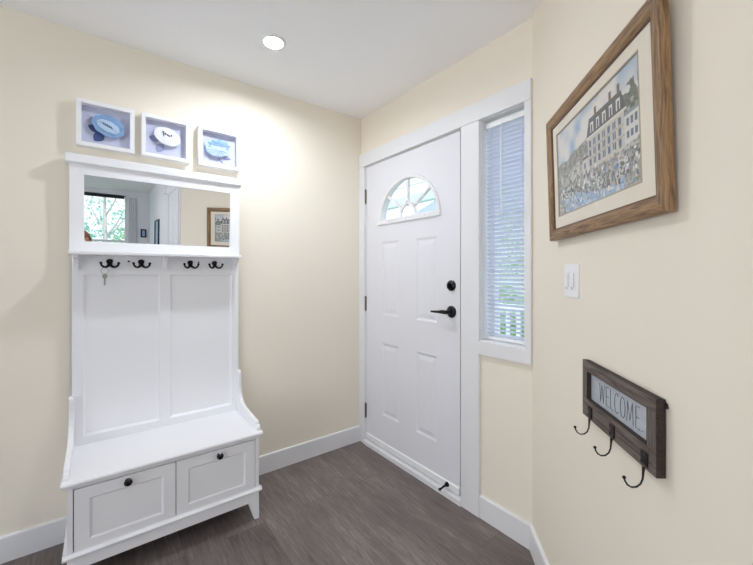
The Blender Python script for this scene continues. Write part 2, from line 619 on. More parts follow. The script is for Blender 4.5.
# ------------------------------------------------------------------ front door
door = thing('door_1', 'white panelled front door with half-round fanlight and black lever', 'door', (0, 0, 0), RZ_B)
door['kind'] = 'structure'
DX0, DX1, DB, DT = .0715, .9530, .042, 2.0560
FCX, FZ0, FR = .519, 1.628, .268           # fanlight hole centre, base, radius


def arc(cx, cz, r, a0, a1, n):
    return [(cx + r * math.cos(a0 + (a1 - a0) * i / n), cz + r * math.sin(a0 + (a1 - a0) * i / n)) for i in range(n + 1)]


def door_leaf():
    t = bmesh.new()

    def loop(pts, y):
        vs = [t.verts.new((p[0], y, p[1])) for p in pts]
        es = [t.edges.new((vs[i], vs[(i + 1) % len(vs)])) for i in range(len(vs))]
        return vs, es
    outer = [(DX0, DB), (DX1, DB), (DX1, DT), (DX0, DT)]
    fan = arc(FCX, FZ0, FR, 0, PI, 32)
    rects = [(.255, .435, .975, 1.487), (.602, .782, .975, 1.487), (.255, .435, .270, .776), (.602, .782, .270, .776)]
    allE = []
    vo, eo = loop(outer, 0); allE += eo
    vf, ef = loop(fan, 0); allE += ef
    rv = []
    for (x0, x1, z0, z1) in rects:
        v, e = loop([(x0, z0), (x1, z0), (x1, z1), (x0, z1)], 0)
        rv.append((v, (x0, x1, z0, z1))); allE += e
    bmesh.ops.triangle_fill(t, use_beauty=True, use_dissolve=False, edges=allE)
    # panels: a sunk moulding and a raised field
    for v, (x0, x1, z0, z1) in rv:
        prev = v
        for (ins, dep) in ((.012, .006), (.020, .006), (.044, .001)):
            cur = [t.verts.new(c) for c in ((x0 + ins, dep, z0 + ins), (x1 - ins, dep, z0 + ins), (x1 - ins, dep, z1 - ins), (x0 + ins, dep, z1 - ins))]
            for i in range(4):
                t.faces.new((prev[i], prev[(i + 1) % 4], cur[(i + 1) % 4], cur[i]))
            prev = cur
        t.faces.new(prev)
    # sides and back
    TH = .044
    vb = [t.verts.new((p[0], TH, p[1])) for p in outer]
    eb = [t.edges.new((vb[i], vb[(i + 1) % 4])) for i in range(4)]
    for i in range(4):
        t.faces.new((vo[i], vb[i], vb[(i + 1) % 4], vo[(i + 1) % 4]))
    vfb = [t.verts.new((p[0], TH, p[1])) for p in fan]
    efb = [t.edges.new((vfb[i], vfb[(i + 1) % len(vfb)])) for i in range(len(vfb))]
    for i in range(len(fan)):
        j = (i + 1) % len(fan)
        t.faces.new((vf[i], vfb[i], vfb[j], vf[j]))
    bmesh.ops.triangle_fill(t, use_beauty=True, use_dissolve=False, edges=eb + efb)
    bmesh.ops.recalc_face_normals(t, faces=t.faces)
    m = MB(); m._add(t)
    return m


leaf = door_leaf().build('door_leaf', M['door'], door)
leaf.location = (0, .002, 0)
MB().box(.9535, .9722, .020, .030, .045, 2.055).build('weather_strip', M['gap'], door)
# sweep along the foot
MB().prism([(-.004, .042), (-.006, .05), (-.006, .078), (.002, .084), (.002, .042)], 'X', DX0, DX1).build('door_sweep', M['plastic'], door)
# fanlight
fan = MB()
ro, ri = .296, .262
t = bmesh.new()
op = [(FCX - ro, 1.606)] + [(FCX + ro * math.cos(PI - PI * i / 40), 1.612 + (ro - .004) * math.sin(PI * i / 40)) for i in range(41)] + [(FCX + ro, 1.606)]
ip = [(FCX - ri, 1.640)] + [(FCX + ri * math.cos(PI - PI * i / 40), 1.640 + (ri - .022) * math.sin(PI * i / 40)) for i in range(41)] + [(FCX + ri, 1.640)]
v = {}
for nm, pts, y in (('o0', op, .002), ('o1', op, -.006), ('om', [(FCX + (p[0] - FCX) * .985, 1.75 + (p[1] - 1.75) * .985) for p in op], -.010), ('im', [(FCX + (p[0] - FCX) * 1.02, 1.75 + (p[1] - 1.75) * 1.02) for p in ip], -.010), ('i1', ip, -.006), ('i0', ip, .020)):
    v[nm] = [t.verts.new((p[0], y, p[1])) for p in pts]
names = ['o0', 'o1', 'om', 'im', 'i1', 'i0']
for a, c in zip(names, names[1:]):
    n = len(op)
    for i in range(n):
        j = (i + 1) % n
        t.faces.new((v[a][i], v[a][j], v[c][j], v[c][i]))
bmesh.ops.recalc_face_normals(t, faces=t.faces)
fan._add(t)
fl = fan.build('fanlight_frame', M['trim'], door, smooth=35)
g = MB()
HZ = 1.640
for a in (PI * .225, PI * .5, PI * .775):
    p0 = Vector((FCX + .078 * math.cos(a), .006, HZ + .092 * math.sin(a)))
    p1 = Vector((FCX + .257 * math.cos(a), .006, HZ + .236 * math.sin(a)))
    d = (p1 - p0).normalized(); w = Vector((-d.z, 0, d.x)) * .0135
    tt = bmesh.new()
    prof = [(w, .012), (w * .7, -.004), (w * -.7, -.004), (w * -1, .012)]
    A = [tt.verts.new(p0 + q[0] + Vector((0, q[1], 0))) for q in prof]
    B = [tt.verts.new(p1 + q[0] + Vector((0, q[1], 0))) for q in prof]
    for i in range(4):
        tt.faces.new((A[i], A[(i + 1) % 4], B[(i + 1) % 4], B[i]))
    bmesh.ops.recalc_face_normals(tt, faces=tt.faces)
    g._add(tt)
oa = [(FCX + .084 * math.cos(PI * i / 20), HZ - .002 + .100 * math.sin(PI * i / 20)) for i in range(21)]
ia = [(FCX - .062 * math.cos(PI * i / 20), HZ - .002 + .076 * math.sin(PI * i / 20)) for i in range(21)]
g.prism(oa + ia, 'Y', .002, .018)
g.build('muntins', M['trim'], fl)
MB().prism(arc(FCX, FZ0 + .004, .262, 0, PI, 32), 'Y', .022, .027).build('glass_pane', M['glass'], fl)
d = MB()
for a in (.12, .30, .5, .7, .88):
    d.lathe([(0, .0006), (.0035, .0004), (.0035, 0)], out_mtx(FCX + .279 * math.cos(PI * a), -.010, 1.618 + .272 * math.sin(PI * a)), 10)
for x in (-.17, 0, .17):
    d.lathe([(0, .0006), (.0035, .0004), (.0035, 0)], out_mtx(FCX + x, -.010, 1.622), 10)
d.build('screw_plugs', M['plastic_slot'], fl)
# hinges
for z in (1.838, 1.043, .247):
    h = MB()
    h.tube([(.067, -.006, z - .05), (.067, -.006, z + .05)], .0058, 12)
    h.ball((.067, -.006, z + .052), .005).ball((.067, -.006, z - .052), .005)
    h.box(.0665, .0700, -.004, .004, z - .05, z + .05)
    h.build('hinge', M['hinge'], door, smooth=True)
# deadbolt and lever
db = MB()
db.lathe([(0, .016), (.016, .016), (.018, .014), (.024, .012), (.0295, .008), (.031, 0)], out_mtx(.893, .002, 1.198), 36)
db = db.build('deadbolt', M['black'], door, smooth=True)
MB().box(.889, .897, -.034, -.014, 1.182, 1.214, .003).build('thumb_turn', M['black'], db)
lv = MB()
lv.lathe([(0, .012), (.020, .012), (.024, .011), (.031, .008), (.034, .004), (.034, 0)], out_mtx(.893, .002, 1.050), 36)
lv.tube([(.893, -.008, 1.050), (.893, -.050, 1.050)], [.013, .011], 16)
lv = lv.build('door_lever', M['black'], door, smooth=True)
a = MB()
a.tube([(.898, -.052, 1.050), (.875, -.054, 1.051), (.845, -.053, 1.049), (.805, -.050, 1.047), (.780, -.046, 1.046)], [.0115, .0115, .008, .0065, .0055], 12)
a.build('lever_arm', M['black'], lv, smooth=True)
# kick-down stop
k = MB()
k.lathe([(0, .012), (.010, .012), (.013, .008), (.014, 0)], out_mtx(.868, -.006, .066), 20)
k.tube([(.868, -.014, .066), (.862, -.034, .058), (.857, -.052, .050)], [.0065, .0055, .0055], 10)
k.tube([(.857, -.052, .050), (.855, -.060, .047)], [.008, .008], 12)
k.build('door_stop', M['black'], door, smooth=True)

# ------------------------------------------------------------------ side window and its blind
win = thing('window_1', 'narrow tall white side window right of the front door', 'window', (0, 0, 0), RZ_B)
win['kind'] = 'structure'
b = MB()
x0, x1 = -WY0, -WY1
b.box(x0, x0 + .003, 0, .14, WZ0, WZ1).box(x1 - .003, x1, 0, .14, WZ0, WZ1)
b.box(x0, x1, 0, .14, WZ1 - .003, WZ1).box(x0, x1, -.004, .14, WZ0, WZ0 + .006)
b.build('window_lining', M['trim'], win)
b = MB()
s = .022
b.box(x0 + .003, x0 + .003 + s, .085, .125, WZ0 + .006, WZ1 - .003, .002).box(x1 - .003 - s, x1 - .003, .085, .125, WZ0 + .006, WZ1 - .003, .002)
b.box(x0 + .003 + s, x1 - .003 - s, .085, .125, WZ0 + .006, WZ0 + .006 + s, .002).box(x0 + .003 + s, x1 - .003 - s, .085, .125, WZ1 - .003 - s, WZ1 - .003, .002)
b.build('window_sash', M['trim'], win)
MB().box(x0 + .02, x1 - .02, .103, .107, WZ0 + .02, WZ1 - .02).build('window_pane', M['glass'], win)

bl = thing('window_blind', 'white narrow slatted blind hanging in the side window', 'blind', (0, 0, 0), RZ_B)
bx0, bx1 = x0 + .008, x1 - .006
MB().box(bx0, bx1, .028, .056, 2.020, 2.050, .003).build('headrail', M['plastic'], bl)
b = MB()
PITCH, TILT, SW = .0215, math.radians(34), .025
zs = []
z = 2.008
while z > WZ0 + .034:
    zs.append(z); z -= PITCH
for z in zs:
    tt = bmesh.new()
    row = []
    for i in range(5):
        u = (i / 4 - .5) * SW
        crown = .0018 * (1 - (2 * (i / 4 - .5)) ** 2)
        yy = .042 + u * math.cos(TILT) + crown * math.sin(TILT)
        zz = z - u * math.sin(TILT) + crown * math.cos(TILT)
        row.append((tt.verts.new((bx0 + .003, yy, zz)), tt.verts.new((bx1 - .003, yy, zz))))
    for i in range(4):
        tt.faces.new((row[i][0], row[i][1], row[i + 1][1], row[i + 1][0]))
    ex = bmesh.ops.extrude_face_region(tt, geom=list(tt.faces))
    bmesh.ops.translate(tt, verts=[q for q in ex['geom'] if isinstance(q, bmesh.types.BMVert)], vec=(0, .0002, .0005))
    bmesh.ops.recalc_face_normals(tt, faces=tt.faces)
    b._add(tt)
b.build('slats', M['slat'], bl, smooth=30)
MB().box(bx0 + .002, bx1 - .002, .030, .054, WZ0 + .0085, WZ0 + .022, .003).build('bottom_rail', M['plastic'], bl)
for x in (bx0 + .035, bx1 - .035):
    MB().tube([(x, .0275, WZ0 + .02), (x, .0275, 2.022)], .0009, 6).tube([(x, .0565, WZ0 + .02), (x, .0565, 2.022)], .0009, 6).build('ladder_cord', M['cord'], bl)
w_ = MB().tube([(bx0 + .10, .020, 2.030), (bx0 + .10, .018, 2.0)], .0016, 8)
w_.tube([(bx0 + .10, .018, 2.0), (bx0 + .102, .018, 1.56)], .0032, 6)
w_.build('tilt_wand', M['plastic'], bl, smooth=True)

# ------------------------------------------------------------------ recessed lights


def downlight(x, y, label, m, rl=.043):
    t_ = thing('recessed_light', label, 'ceiling light', (x, y, H))
    MB().lathe([(rl + .001, -.0005), (rl + .002, -.0115), (rl + .005, -.0125), (rl + .014, -.008), (rl + .018, -.003), (rl + .019, 0)], None, 40).build('trim_ring', M['plastic'], t_, smooth=True)
    MB().lathe([(0, -.002), (rl, -.002), (rl + .001, -.0005)], None, 40).build('lens', m, t_)
    return t_


downlight(-.883, -.496, 'lit round recessed light in white ceiling above the hall tree', M['lens'])
downlight(-2.6, -2.6, 'unseen recessed light in the hall ceiling nearer the added wide window', M['lens_b'])
downlight(-1.7, -4.6, 'unseen recessed light in the hall ceiling nearer the far curtained window', M['lens_b'])

# ------------------------------------------------------------------ hall tree
HX = -1.302
ht = thing('hall_tree', 'tall white hall tree bench with mirror, coat hooks and two drawers', 'hall tree', (HX, 0, 0))
W = M['tree']
b = MB()
b.box(-.380, .380, -.024, -.016, .40, 1.40)
b.box(-.382, -.340, -.034, -.016, .447, 1.40, .0)
b.box(.345, .382, -.034, -.016, .447, 1.40, .0)
b.box(-.022, .024, -.034, -.016, .447, 1.40, .0)
for (xa, xb) in ((-.340, -.022), (.024, .345)):
    b.box(xa, xb, -.034, -.016, .40, .487)
    b.box(xa, xb, -.034, -.016, 1.262, 1.40)
    for (p, q) in (((xa, .487), (xa, 1.262)), ((xb, .487), (xb, 1.262))):
        sgn = 1 if p[0] == xa else -1
        b.prism([(p[0], -.034), (p[0] + sgn * .010, -.024), (p[0], -.024)], 'Z', .487, 1.262)
    b.prism([(-.034, .487), (-.024, .497), (-.024, .487)], 'X', xa, xb)
    b.prism([(-.034, 1.262), (-.024, 1.252), (-.024, 1.262)], 'X', xa, xb)
b.build('back_panel', W, ht)
# mirror frame
b = MB()
MX0, MX1, MZ0, MZ1 = -.337, .333, 1.420, 1.738
b.box(-.391, MX0, -.048, -.016, 1.372, 1.783, .0015)
b.box(MX1, .384, -.048, -.016, 1.372, 1.783, .0015)
b.box(MX0, MX1, -.0478, -.016, 1.372, MZ0, .001)
b.box(MX0, MX1, -.0478, -.016, MZ1, 1.783, .001)
b.build('mirror_frame', W, ht)
# mirror glass leans a little forward in its frame
mg = MB().box(-.345, .345, -.002, .002, -.166, .166)
mir_m = bpy.data.materials.new('mirror_silver')
mir_m.use_nodes = True
mb = mir_m.node_tree.nodes['Principled BSDF']
mb.inputs['Base Color'].default_value = (.93, .94, .95, 1)
mb.inputs['Metallic'].default_value = 1.0
mb.inputs['Roughness'].default_value = 0.0
mg = mg.build('mirror', mir_m, ht)
mg.location = (-.002, -.0335, 1.579)
mg.rotation_euler = (math.radians(2.12), 0, math.radians(-.63))
# crown
b = MB()
b.sweep([(-.016, 1.781), (-.049, 1.781), (-.051, 1.784), (-.055, 1.787), (-.060, 1.788), (-.062, 1.789), (-.064, 1.791), (-.064, 1.826), (-.062, 1.829), (-.016, 1.829)], -.403, .391)
b.build('crown', W, ht)
# shelf and brackets
b = MB()
b.sweep([(-.016, 1.354), (-.126, 1.354), (-.130, 1.358), (-.130, 1.368), (-.126, 1.372), (-.016, 1.372)], -.389, .371)
b.build('shelf', W, ht)
for x in (-.366, -.003, .357):
    b = MB()
    b.prism([(-.034, 1.354), (-.100, 1.354), (-.100, 1.344), (-.092, 1.340), (-.074, 1.330), (-.060, 1.312), (-.054, 1.292), (-.054, 1.284), (-.034, 1.284)], 'X', x - .010, x + .010, .0015)
    b.build('bracket', W, ht)
# coat hooks
HOOKS = (-.238, -.107, .122, .248)
HOOK_OBJS = []
for x in HOOKS:
    b = MB()
    out = []
    for i in range(24):
        a = 2 * PI * i / 24
        rx = .0150 if math.sin(a) > 0 else .0120
        out.append((x + rx * math.cos(a), 1.3255 + (.0135 if math.sin(a) > 0 else .024) * math.sin(a)))
    b.prism(out, 'Y', -.040, -.034, .0012)
    for sg in (-1, 1):
        pts = [(x + sg * .001, -.042, 1.312), (x + sg * .008, -.052, 1.303), (x + sg * .017, -.060, 1.2975), (x + sg * .026, -.066, 1.300), (x + sg * .0325, -.070, 1.307), (x + sg * .0345, -.072, 1.316)]
        b.tube(pts, [.0070, .0062, .0054, .0050, .0048, .0048], 10)
        b.ball((x + sg * .0348, -.0722, 1.318), .0064)
    b.tube([(x, -.038, 1.318), (x, -.046, 1.311)], [.0085, .007], 10)
    b.ball((x, -.041, 1.329), .0042)
    HOOK_OBJS.append(b.build('coat_hook', M['black'], ht, smooth=True))
for x, z in ((-.160, 1.328), (.165, 1.330)):
    MB().lathe([(0, .0004), (.0048, .0004), (.0048, 0)], out_mtx(x, -.034, z), 12).build('screw_hole', M['gap'], ht)
# side wings
wing = [(-.034, .447), (-.034, .684), (-.040, .690), (-.049, .690), (-.057, .684), (-.061, .674), (-.061, .620), (-.064, .585), (-.073, .556), (-.090, .534), (-.115, .517), (-.150, .506), (-.20, .499), (-.30, .492), (-.352, .489), (-.364, .484), (-.369, .474), (-.382, .468), (-.388, .458), (-.388, .447)]
for x0_, x1_ in ((-.392, -.373), (.373, .392)):
    MB().prism(wing, 'X', x0_, x1_, .002).build('side_wing', W, ht)
# seat
b = MB()
b.sweep([(-.016, .430), (-.411, .430), (-.416, .434), (-.417, .440), (-.414, .446), (-.409, .447), (-.016, .447)], -.397, .395)
b.sweep([(-.016, .419), (-.402, .419), (-.408, .423), (-.408, .430), (-.016, .430)], -.388, .386)
b.build('seat', W, ht)
# case
b = MB()
b.box(-.379, -.361, -.400, -.016, .142, .419).box(.361, .379, -.400, -.016, .142, .419)
b.box(-.361, .361, -.026, -.016, .142, .419)
b.box(-.361, .361, -.396, -.026, .412, .419).box(-.361, .361, -.396, -.026, .142, .158)
b.box(-.006, .006, -.378, -.026, .158, .412)
b.build('case', W, ht)
MB().box(-.3605, .3605, -.379, -.377, .1585, .4115).build('drawer_gap_shade', M['gap'], ht)  # dark sheet standing for the shade inside the drawer gaps


def drawer(xa, xb, za, zb, kx, kz):
    t = bmesh.new()
    yF, yB_ = -.3985, -.380
    prev = [t.verts.new(p) for p in ((xa, yF, za), (xb, yF, za), (xb, yF, zb), (xa, yF, zb))]
    back = [t.verts.new(p) for p in ((xa, yB_, za), (xb, yB_, za), (xb, yB_, zb), (xa, yB_, zb))]
    for i in range(4):
        t.faces.new((prev[i], back[i], back[(i + 1) % 4], prev[(i + 1) % 4]))
    t.faces.new(back)
    bl_, br_, bb, bt = .048, .048, .034, .046
    for (k, dep) in ((1.0, 0.0), (1.06, .003), (1.16, .007)):
        cur = [t.verts.new(p) for p in ((xa + bl_ * k, yF + dep, za + bb * k), (xb - br_ * k, yF + dep, za + bb * k), (xb - br_ * k, yF + dep, zb - bt * k), (xa + bl_ * k, yF + dep, zb - bt * k))]
        for i in range(4):
            t.faces.new((prev[i], prev[(i + 1) % 4], cur[(i + 1) % 4], cur[i]))
        prev = cur
    t.faces.new(prev)
    bmesh.ops.recalc_face_normals(t, faces=t.faces)
    m_ = MB(); m_._add(t)
    dr = m_.build('drawer', W, ht)
    kb = MB()
    kb.lathe([(0, .024), (.008, .0235), (.013, .021), (.0155, .017), (.0155, .013), (.012, .009), (.007, .007), (.007, .002), (.012, 0)], out_mtx(kx, yF, kz), 14)
    kb.build('knob', M['knob'], dr, smooth=25)
    return dr


drawer(-.3575, -.0025, .161, .4085, -.181, .3855)
drawer(.0010, .3585, .161, .4085, .186, .3825)
# base moulding, apron, feet
b = MB()
b.sweep([(-.016, .142), (-.408, .142), (-.413, .146), (-.414, .153), (-.408, .159), (-.402, .163), (-.402, .166), (-.400, .166), (-.400, .158), (-.016, .158)], -.393, .391)
b.build('base_moulding', W, ht)
b = MB()
b.box(-.33, .33, -.399, -.382, .092, .142)
b.box(-.377, -.360, -.36, -.05, .092, .142).box(.360, .377, -.36, -.05, .092, .142)
b.build('apron', W, ht)


def foot(x_out, sg, yf, yb):
    t = bmesh.new()
    top = [(x_out, yf), (x_out - sg * .052, yf), (x_out - sg * .052, yb), (x_out, yb)]
    bot = [(x_out + sg * .001, yf - .001 if yf < -.2 else yf), (x_out - sg * .022, yf), (x_out - sg * .022, yf + (.024 if yf < -.2 else -.024)), (x_out, yf + (.024 if yf < -.2 else -.024))]
    A = [t.verts.new((*p, .142)) for p in top]
    A2 = [t.verts.new((*p, .092)) for p in top]
    B = [t.verts.new((*p, 0)) for p in bot]
    for P_, Q_ in ((A, A2), (A2, B)):
        for i in range(4):
            t.faces.new((P_[i], P_[(i + 1) % 4], Q_[(i + 1) % 4], Q_[i]))
    t.faces.new(A); t.faces.new(B)
    bmesh.ops.recalc_face_normals(t, faces=t.faces)
    m_ = MB(); m_._add(t)
    return m_.build('foot', W, ht)


for sg in (-1, 1):
    foot(sg * .379, sg, -.400, -.348)
    foot(sg * .379, sg, -.018, -.070)

# ------------------------------------------------------------------ key on the first hook
ky = thing('key_ring', 'small silver key on a wire ring hanging from the first coat hook', 'key', (HX - .258, -.0615, 1.2945))
b = MB()
pts = [(.015 * math.sin(2 * PI * i / 28), .003 * math.cos(4 * PI * i / 28) * 0, -.015 + .015 * math.cos(2 * PI * i / 28)) for i in range(29)]
b.tube(pts, .0009, 8, cap=False)
b.tube([(p[0] * .97, p[1] + .0016, p[2]) for p in pts], .0009, 8, cap=False)
b.build('ring', M['steel'], ky, smooth=True)
b = MB()
head = [(-.0085, -.034), (-.0105, -.040), (-.0085, -.048), (-.0040, -.0535), (-.0040, -.084), (-.0015, -.087), (.0022, -.084), (.0022, -.080), (.0040, -.078), (.0022, -.075), (.0040, -.072), (.0022, -.069), (.0040, -.066), (.0040, -.0535), (.0085, -.048), (.0105, -.040), (.0085, -.034), (.004, -.0285), (-.004, -.0285)]
b.prism(head, 'Y', -.001, .001)
b.build('key_blade', M['steel'], ky)


# ------------------------------------------------------------------ three shadow-box frames
def ring_frame(mb, x0, x1, z0, z1, w, yb, yf, mi=0, bev=.001):
    mb.box(x0, x1, yf, yb, z0, z0 + w, bev, mi=mi)
    mb.box(x0, x1, yf, yb, z1 - w, z1, bev, mi=mi)
    mb.box(x0, x0 + w, yf, yb, z0 + w, z1 - w, bev * .5, mi=mi)
    mb.box(x1 - w, x1, yf, yb, z0 + w, z1 - w, bev * .5, mi=mi)
    return mb


def dome(outline, y0, h, mtx=None, rings=4):
    """shallow puffed paper shape: outline in (x,z), bulging out of the wall"""
    t = bmesh.new()
    cx = sum(p[0] for p in outline) / len(outline); cz = sum(p[1] for p in outline) / len(outline)
    rr = []
    for k in range(rings):
        f = 1 - k / rings
        rr.append([t.verts.new((cx + (p[0] - cx) * f, y0 - h * (1 - f * f), cz + (p[1] - cz) * f)) for p in outline])
    c = t.verts.new((cx, y0 - h, cz))
    n = len(outline)
    for k in range(rings - 1):
        for i in range(n):
            t.faces.new((rr[k][i], rr[k][(i + 1) % n], rr[k + 1][(i + 1) % n], rr[k + 1][i]))
    for i in range(n):
        t.faces.new((rr[-1][i], rr[-1][(i + 1) % n], c))
    back = [t.verts.new((p[0], y0 + .0012, p[1])) for p in outline]
    for i in range(n):
        t.faces.new((rr[0][i], back[i], back[(i + 1) % n], rr[0][(i + 1) % n]))
    t.faces.new(back)
    bmesh.ops.recalc_face_normals(t, faces=t.faces)
    m_ = MB(); m_._add(t)
    return m_


def ell(cx, cz, a, b_, rot, n=36, wob=0.0, k=8, a0=0, a1=2 * PI):
    pts = []
    for i in range(n):
        q = a0 + (a1 - a0) * i / (n if a1 - a0 > 6.2 else n - 1)
        w_ = 1 + wob * math.cos(k * q)
        x, z = a * w_ * math.cos(q), b_ * w_ * math.sin(q)
        pts.append((cx + x * math.cos(rot) - z * math.sin(rot), cz + x * math.sin(rot) + z * math.cos(rot)))
    return pts


def leaf_shape(x, z, ang, L, Wd, n=9):
    up, dn = [], []
    for i in range(n):
        q = i / (n - 1)
        wv = Wd * math.sin(PI * q) ** .8
        up.append((L * q, wv)); dn.append((L * q, -wv))
    pts = up + dn[-2:0:-1]
    return [(x + p[0] * math.cos(ang) - p[1] * math.sin(ang), z + p[0] * math.sin(ang) + p[1] * math.cos(ang)) for p in pts]


def shadow_box(x0, x1, z0, z1, label):
    cx, cz = (x0 + x1) / 2, (z0 + z1) / 2
    t_ = thing('shadow_box_frame', label, 'picture frame', (cx, 0, cz), 0, 'three square shadow-box frames above the hall tree')
    w, h = (x1 - x0) / 2, (z1 - z0) / 2
    ring_frame(MB(), -w, w, -h, h, .0185, -.0005, -.042).build('frame', M['tree'], t_)
    MB().box(-w + .018, w - .018, -.007, -.002, -h + .018, h - .018).build('backing', M['lav'], t_)
    return t_


def stroke(mb, pts, r, y):
    mb.tube([(p[0], y, p[1]) for p in pts], r, 6)


BYK = -.007    # front of the backing card
t1 = shadow_box(-1.668, -1.438, 1.880, 2.101, 'square white shadow box with blue oval paper flower and slate leaf')
rot = math.radians(-22)
dome(leaf_shape(-.016, -.022, math.radians(160), .060, .019), BYK - .003, .002).build('leaf', M['p_navy'], t1)
dome(leaf_shape(-.012, -.026, math.radians(232), .058, .022), BYK - .003, .002).build('leaf', M['p_navy'], t1)
dome(leaf_shape(-.050, .002, math.radians(100), .046, .013), BYK - .0006, .001).build('leaf', M['p_grey'], t1)  # grey shape flat on the card stands for the flower's shadow
dome(ell(.008, .006, .067, .050, rot, 72, .030, 9), BYK - .020, .004).build('petals', M['p_blue'], t1, smooth=True)
dome(ell(.022, .026, .054, .028, rot, 48, .035, 9), BYK - .0225, .003).build('petals', M['p_blue2'], t1, smooth=True)
MB().tube([(0, BYK, 0), (0, BYK - .018, 0)], .006, 8).build('spacer', M['p_white'], t1)
dome(ell(.008, .004, .048, .027, rot, 40, .03, 8), BYK - .0255, .002).build('flower_centre', M['p_ice'], t1, smooth=True)
b = MB()
for i, x in enumerate((-.014, -.006, .002, .010, .018)):
    stroke(b, [(x, .014 - x * .42), (x + .005, .001 - x * .42)], .0012, BYK - .0285)
b.build('stamens', M['p_ink'], t1)

t2 = shadow_box(-1.408, -1.182, 1.880, 2.101, 'square white shadow box with white oval paper flower and grey leaf')
dome(leaf_shape(-.028, -.008, math.radians(170), .050, .017), BYK - .003, .002).build('leaf', M['p_grey'], t2)
dome(leaf_shape(-.012, -.024, math.radians(238), .056, .019), BYK - .003, .002).build('leaf', M['p_grey'], t2)
rot = math.radians(-18)
dome(ell(.006, .014, .064, .046, rot, 52, .012, 7), BYK - .020, .005).build('petals', M['p_white'], t2, smooth=True)
MB().tube([(.006, BYK, .01), (.006, BYK - .018, .01)], .006, 8).build('spacer', M['p_white'], t2)
b = MB()
for (x, z, dz) in ((-.014, .034, -.024), (-.004, .026, -.005), (.006, .022, -.005), (.014, .018, -.004), (.024, .022, -.006)):
    stroke(b, [(x, z), (x + .002, z + dz)], .0017, BYK - .0262)
    b.ball((x, BYK - .0262, z), .0036)
b.build('stamens', M['p_ink'], t2)

t3 = shadow_box(-1.138, -.912, 1.880, 2.101, 'square white shadow box with pale blue ruffled paper flower and stem')
b = MB()
stroke(b, [(-.010, -.026), (.000, -.046), (.012, -.062), (.026, -.072)], .0024, BYK - .002)
b.build('stem', M['p_grey'], t3)
dome(leaf_shape(.026, -.044, math.radians(6), .044, .006), BYK - .003, .0015).build('leaf', M['p_grey'], t3)
rot = math.radians(6)
dome(ell(-.010, .006, .064, .050, rot, 88, .07, 11), BYK - .018, .004).build('petals', M['p_ice'], t3, smooth=True)
dome(ell(-.002, .022, .058, .034, rot, 72, .10, 9), BYK - .0205, .004).build('petals', M['p_blue'], t3, smooth=True)
dome(ell(-.010, -.010, .056, .032, rot, 72, .10, 9), BYK - .0225, .004).build('petals', M['p_ice'], t3, smooth=True)
MB().tube([(-.012, BYK, 0), (-.012, BYK - .016, 0)], .006, 8).build('spacer', M['p_white'], t3)
for i in range(6):
    a = math.radians(205 + i * 26)
    stroke_ = MB()
    stroke(stroke_, [(-.006 + .012 * math.cos(a), -.002 + .008 * math.sin(a)), (-.006 + .036 * math.cos(a), -.004 + .024 * math.sin(a))], .0009, BYK - .0270)
    stroke_.build('petal_line', M['p_blue2'], t3)
for i in range(5):
    a = math.radians(40 + i * 25)
    stroke_ = MB()
    stroke(stroke_, [(-.004 + .012 * math.cos(a), .024 + .006 * math.sin(a)), (-.004 + .038 * math.cos(a), .022 + .022 * math.sin(a))], .0009, BYK - .0250)
    stroke_.build('petal_line', M['p_blue2'], t3)

# ------------------------------------------------------------------ oak framed print on the angled wall
PS0, PS1, PZ0, PZ1 = .316, .974, 1.388, 1.827
pw, ph = (PS1 - PS0) / 2, (PZ1 - PZ0) / 2
pf = thing('framed_print', 'large oak-framed print of a mansard building hung on the angled wall', 'picture', on_C((PS0 + PS1) / 2, PZ0, .0100), RZ_C)
pf.rotation_euler = Euler((math.radians(1.75), 0, RZ_C), 'XYZ')
RW = .036
# moulding profile: u = distance from outer edge inwards, y = front


def mitred(mb, x0, x1, z0, z1, prof, mi=0, sides='lrtb'):
    t = bmesh.new()
    cor = [((x0, z0), (1, 1)), ((x1, z0), (-1, 1)), ((x1, z1), (-1, -1)), ((x0, z1), (1, -1))]
    rings = [[t.verts.new((c[0] + d[0] * u, y, c[1] + d[1] * u)) for (u, y) in prof] for c, d in cor]
    n = len(prof)
    nm = 'brtl'
    for k in range(4):
        if nm[k] not in sides:
            continue
        A, B = rings[k], rings[(k + 1) % 4]
        for i in range(n):
            t.faces.new((A[i], B[i], B[(i + 1) % n], A[(i + 1) % n]))
        if len(sides) == 1:
            t.faces.new(A); t.faces.new(B)
    bmesh.ops.delete(t, geom=[v_ for v_ in t.verts if not v_.link_faces], context='VERTS')
    bmesh.ops.recalc_face_normals(t, faces=t.faces)
    mb._add(t, mi)
    return mb


prof = [(0, 0), (0, -.014), (.002, -.0175), (.008, -.0195), (.021, -.0190), (.029, -.0165), (.031, -.0150), (.036, -.0125), (.036, -.004), (.031, 0)]
for sd, mm in (('b', 'oak'), ('t', 'oak'), ('l', 'oak_v'), ('r', 'oak_v')):
    b = mitred(MB(), -pw, pw, 0, 2 * ph, prof, 0, sd)
    b.build('frame_rail', M[mm], pf)
b = mitred(MB(), -pw + .0362, pw - .0362, .0362, 2 * ph - .0362, [(0, -.004), (0, -.0118), (.004, -.0108), (.005, -.004)])
b.build('inner_lip', M['oak_lip'], pf)
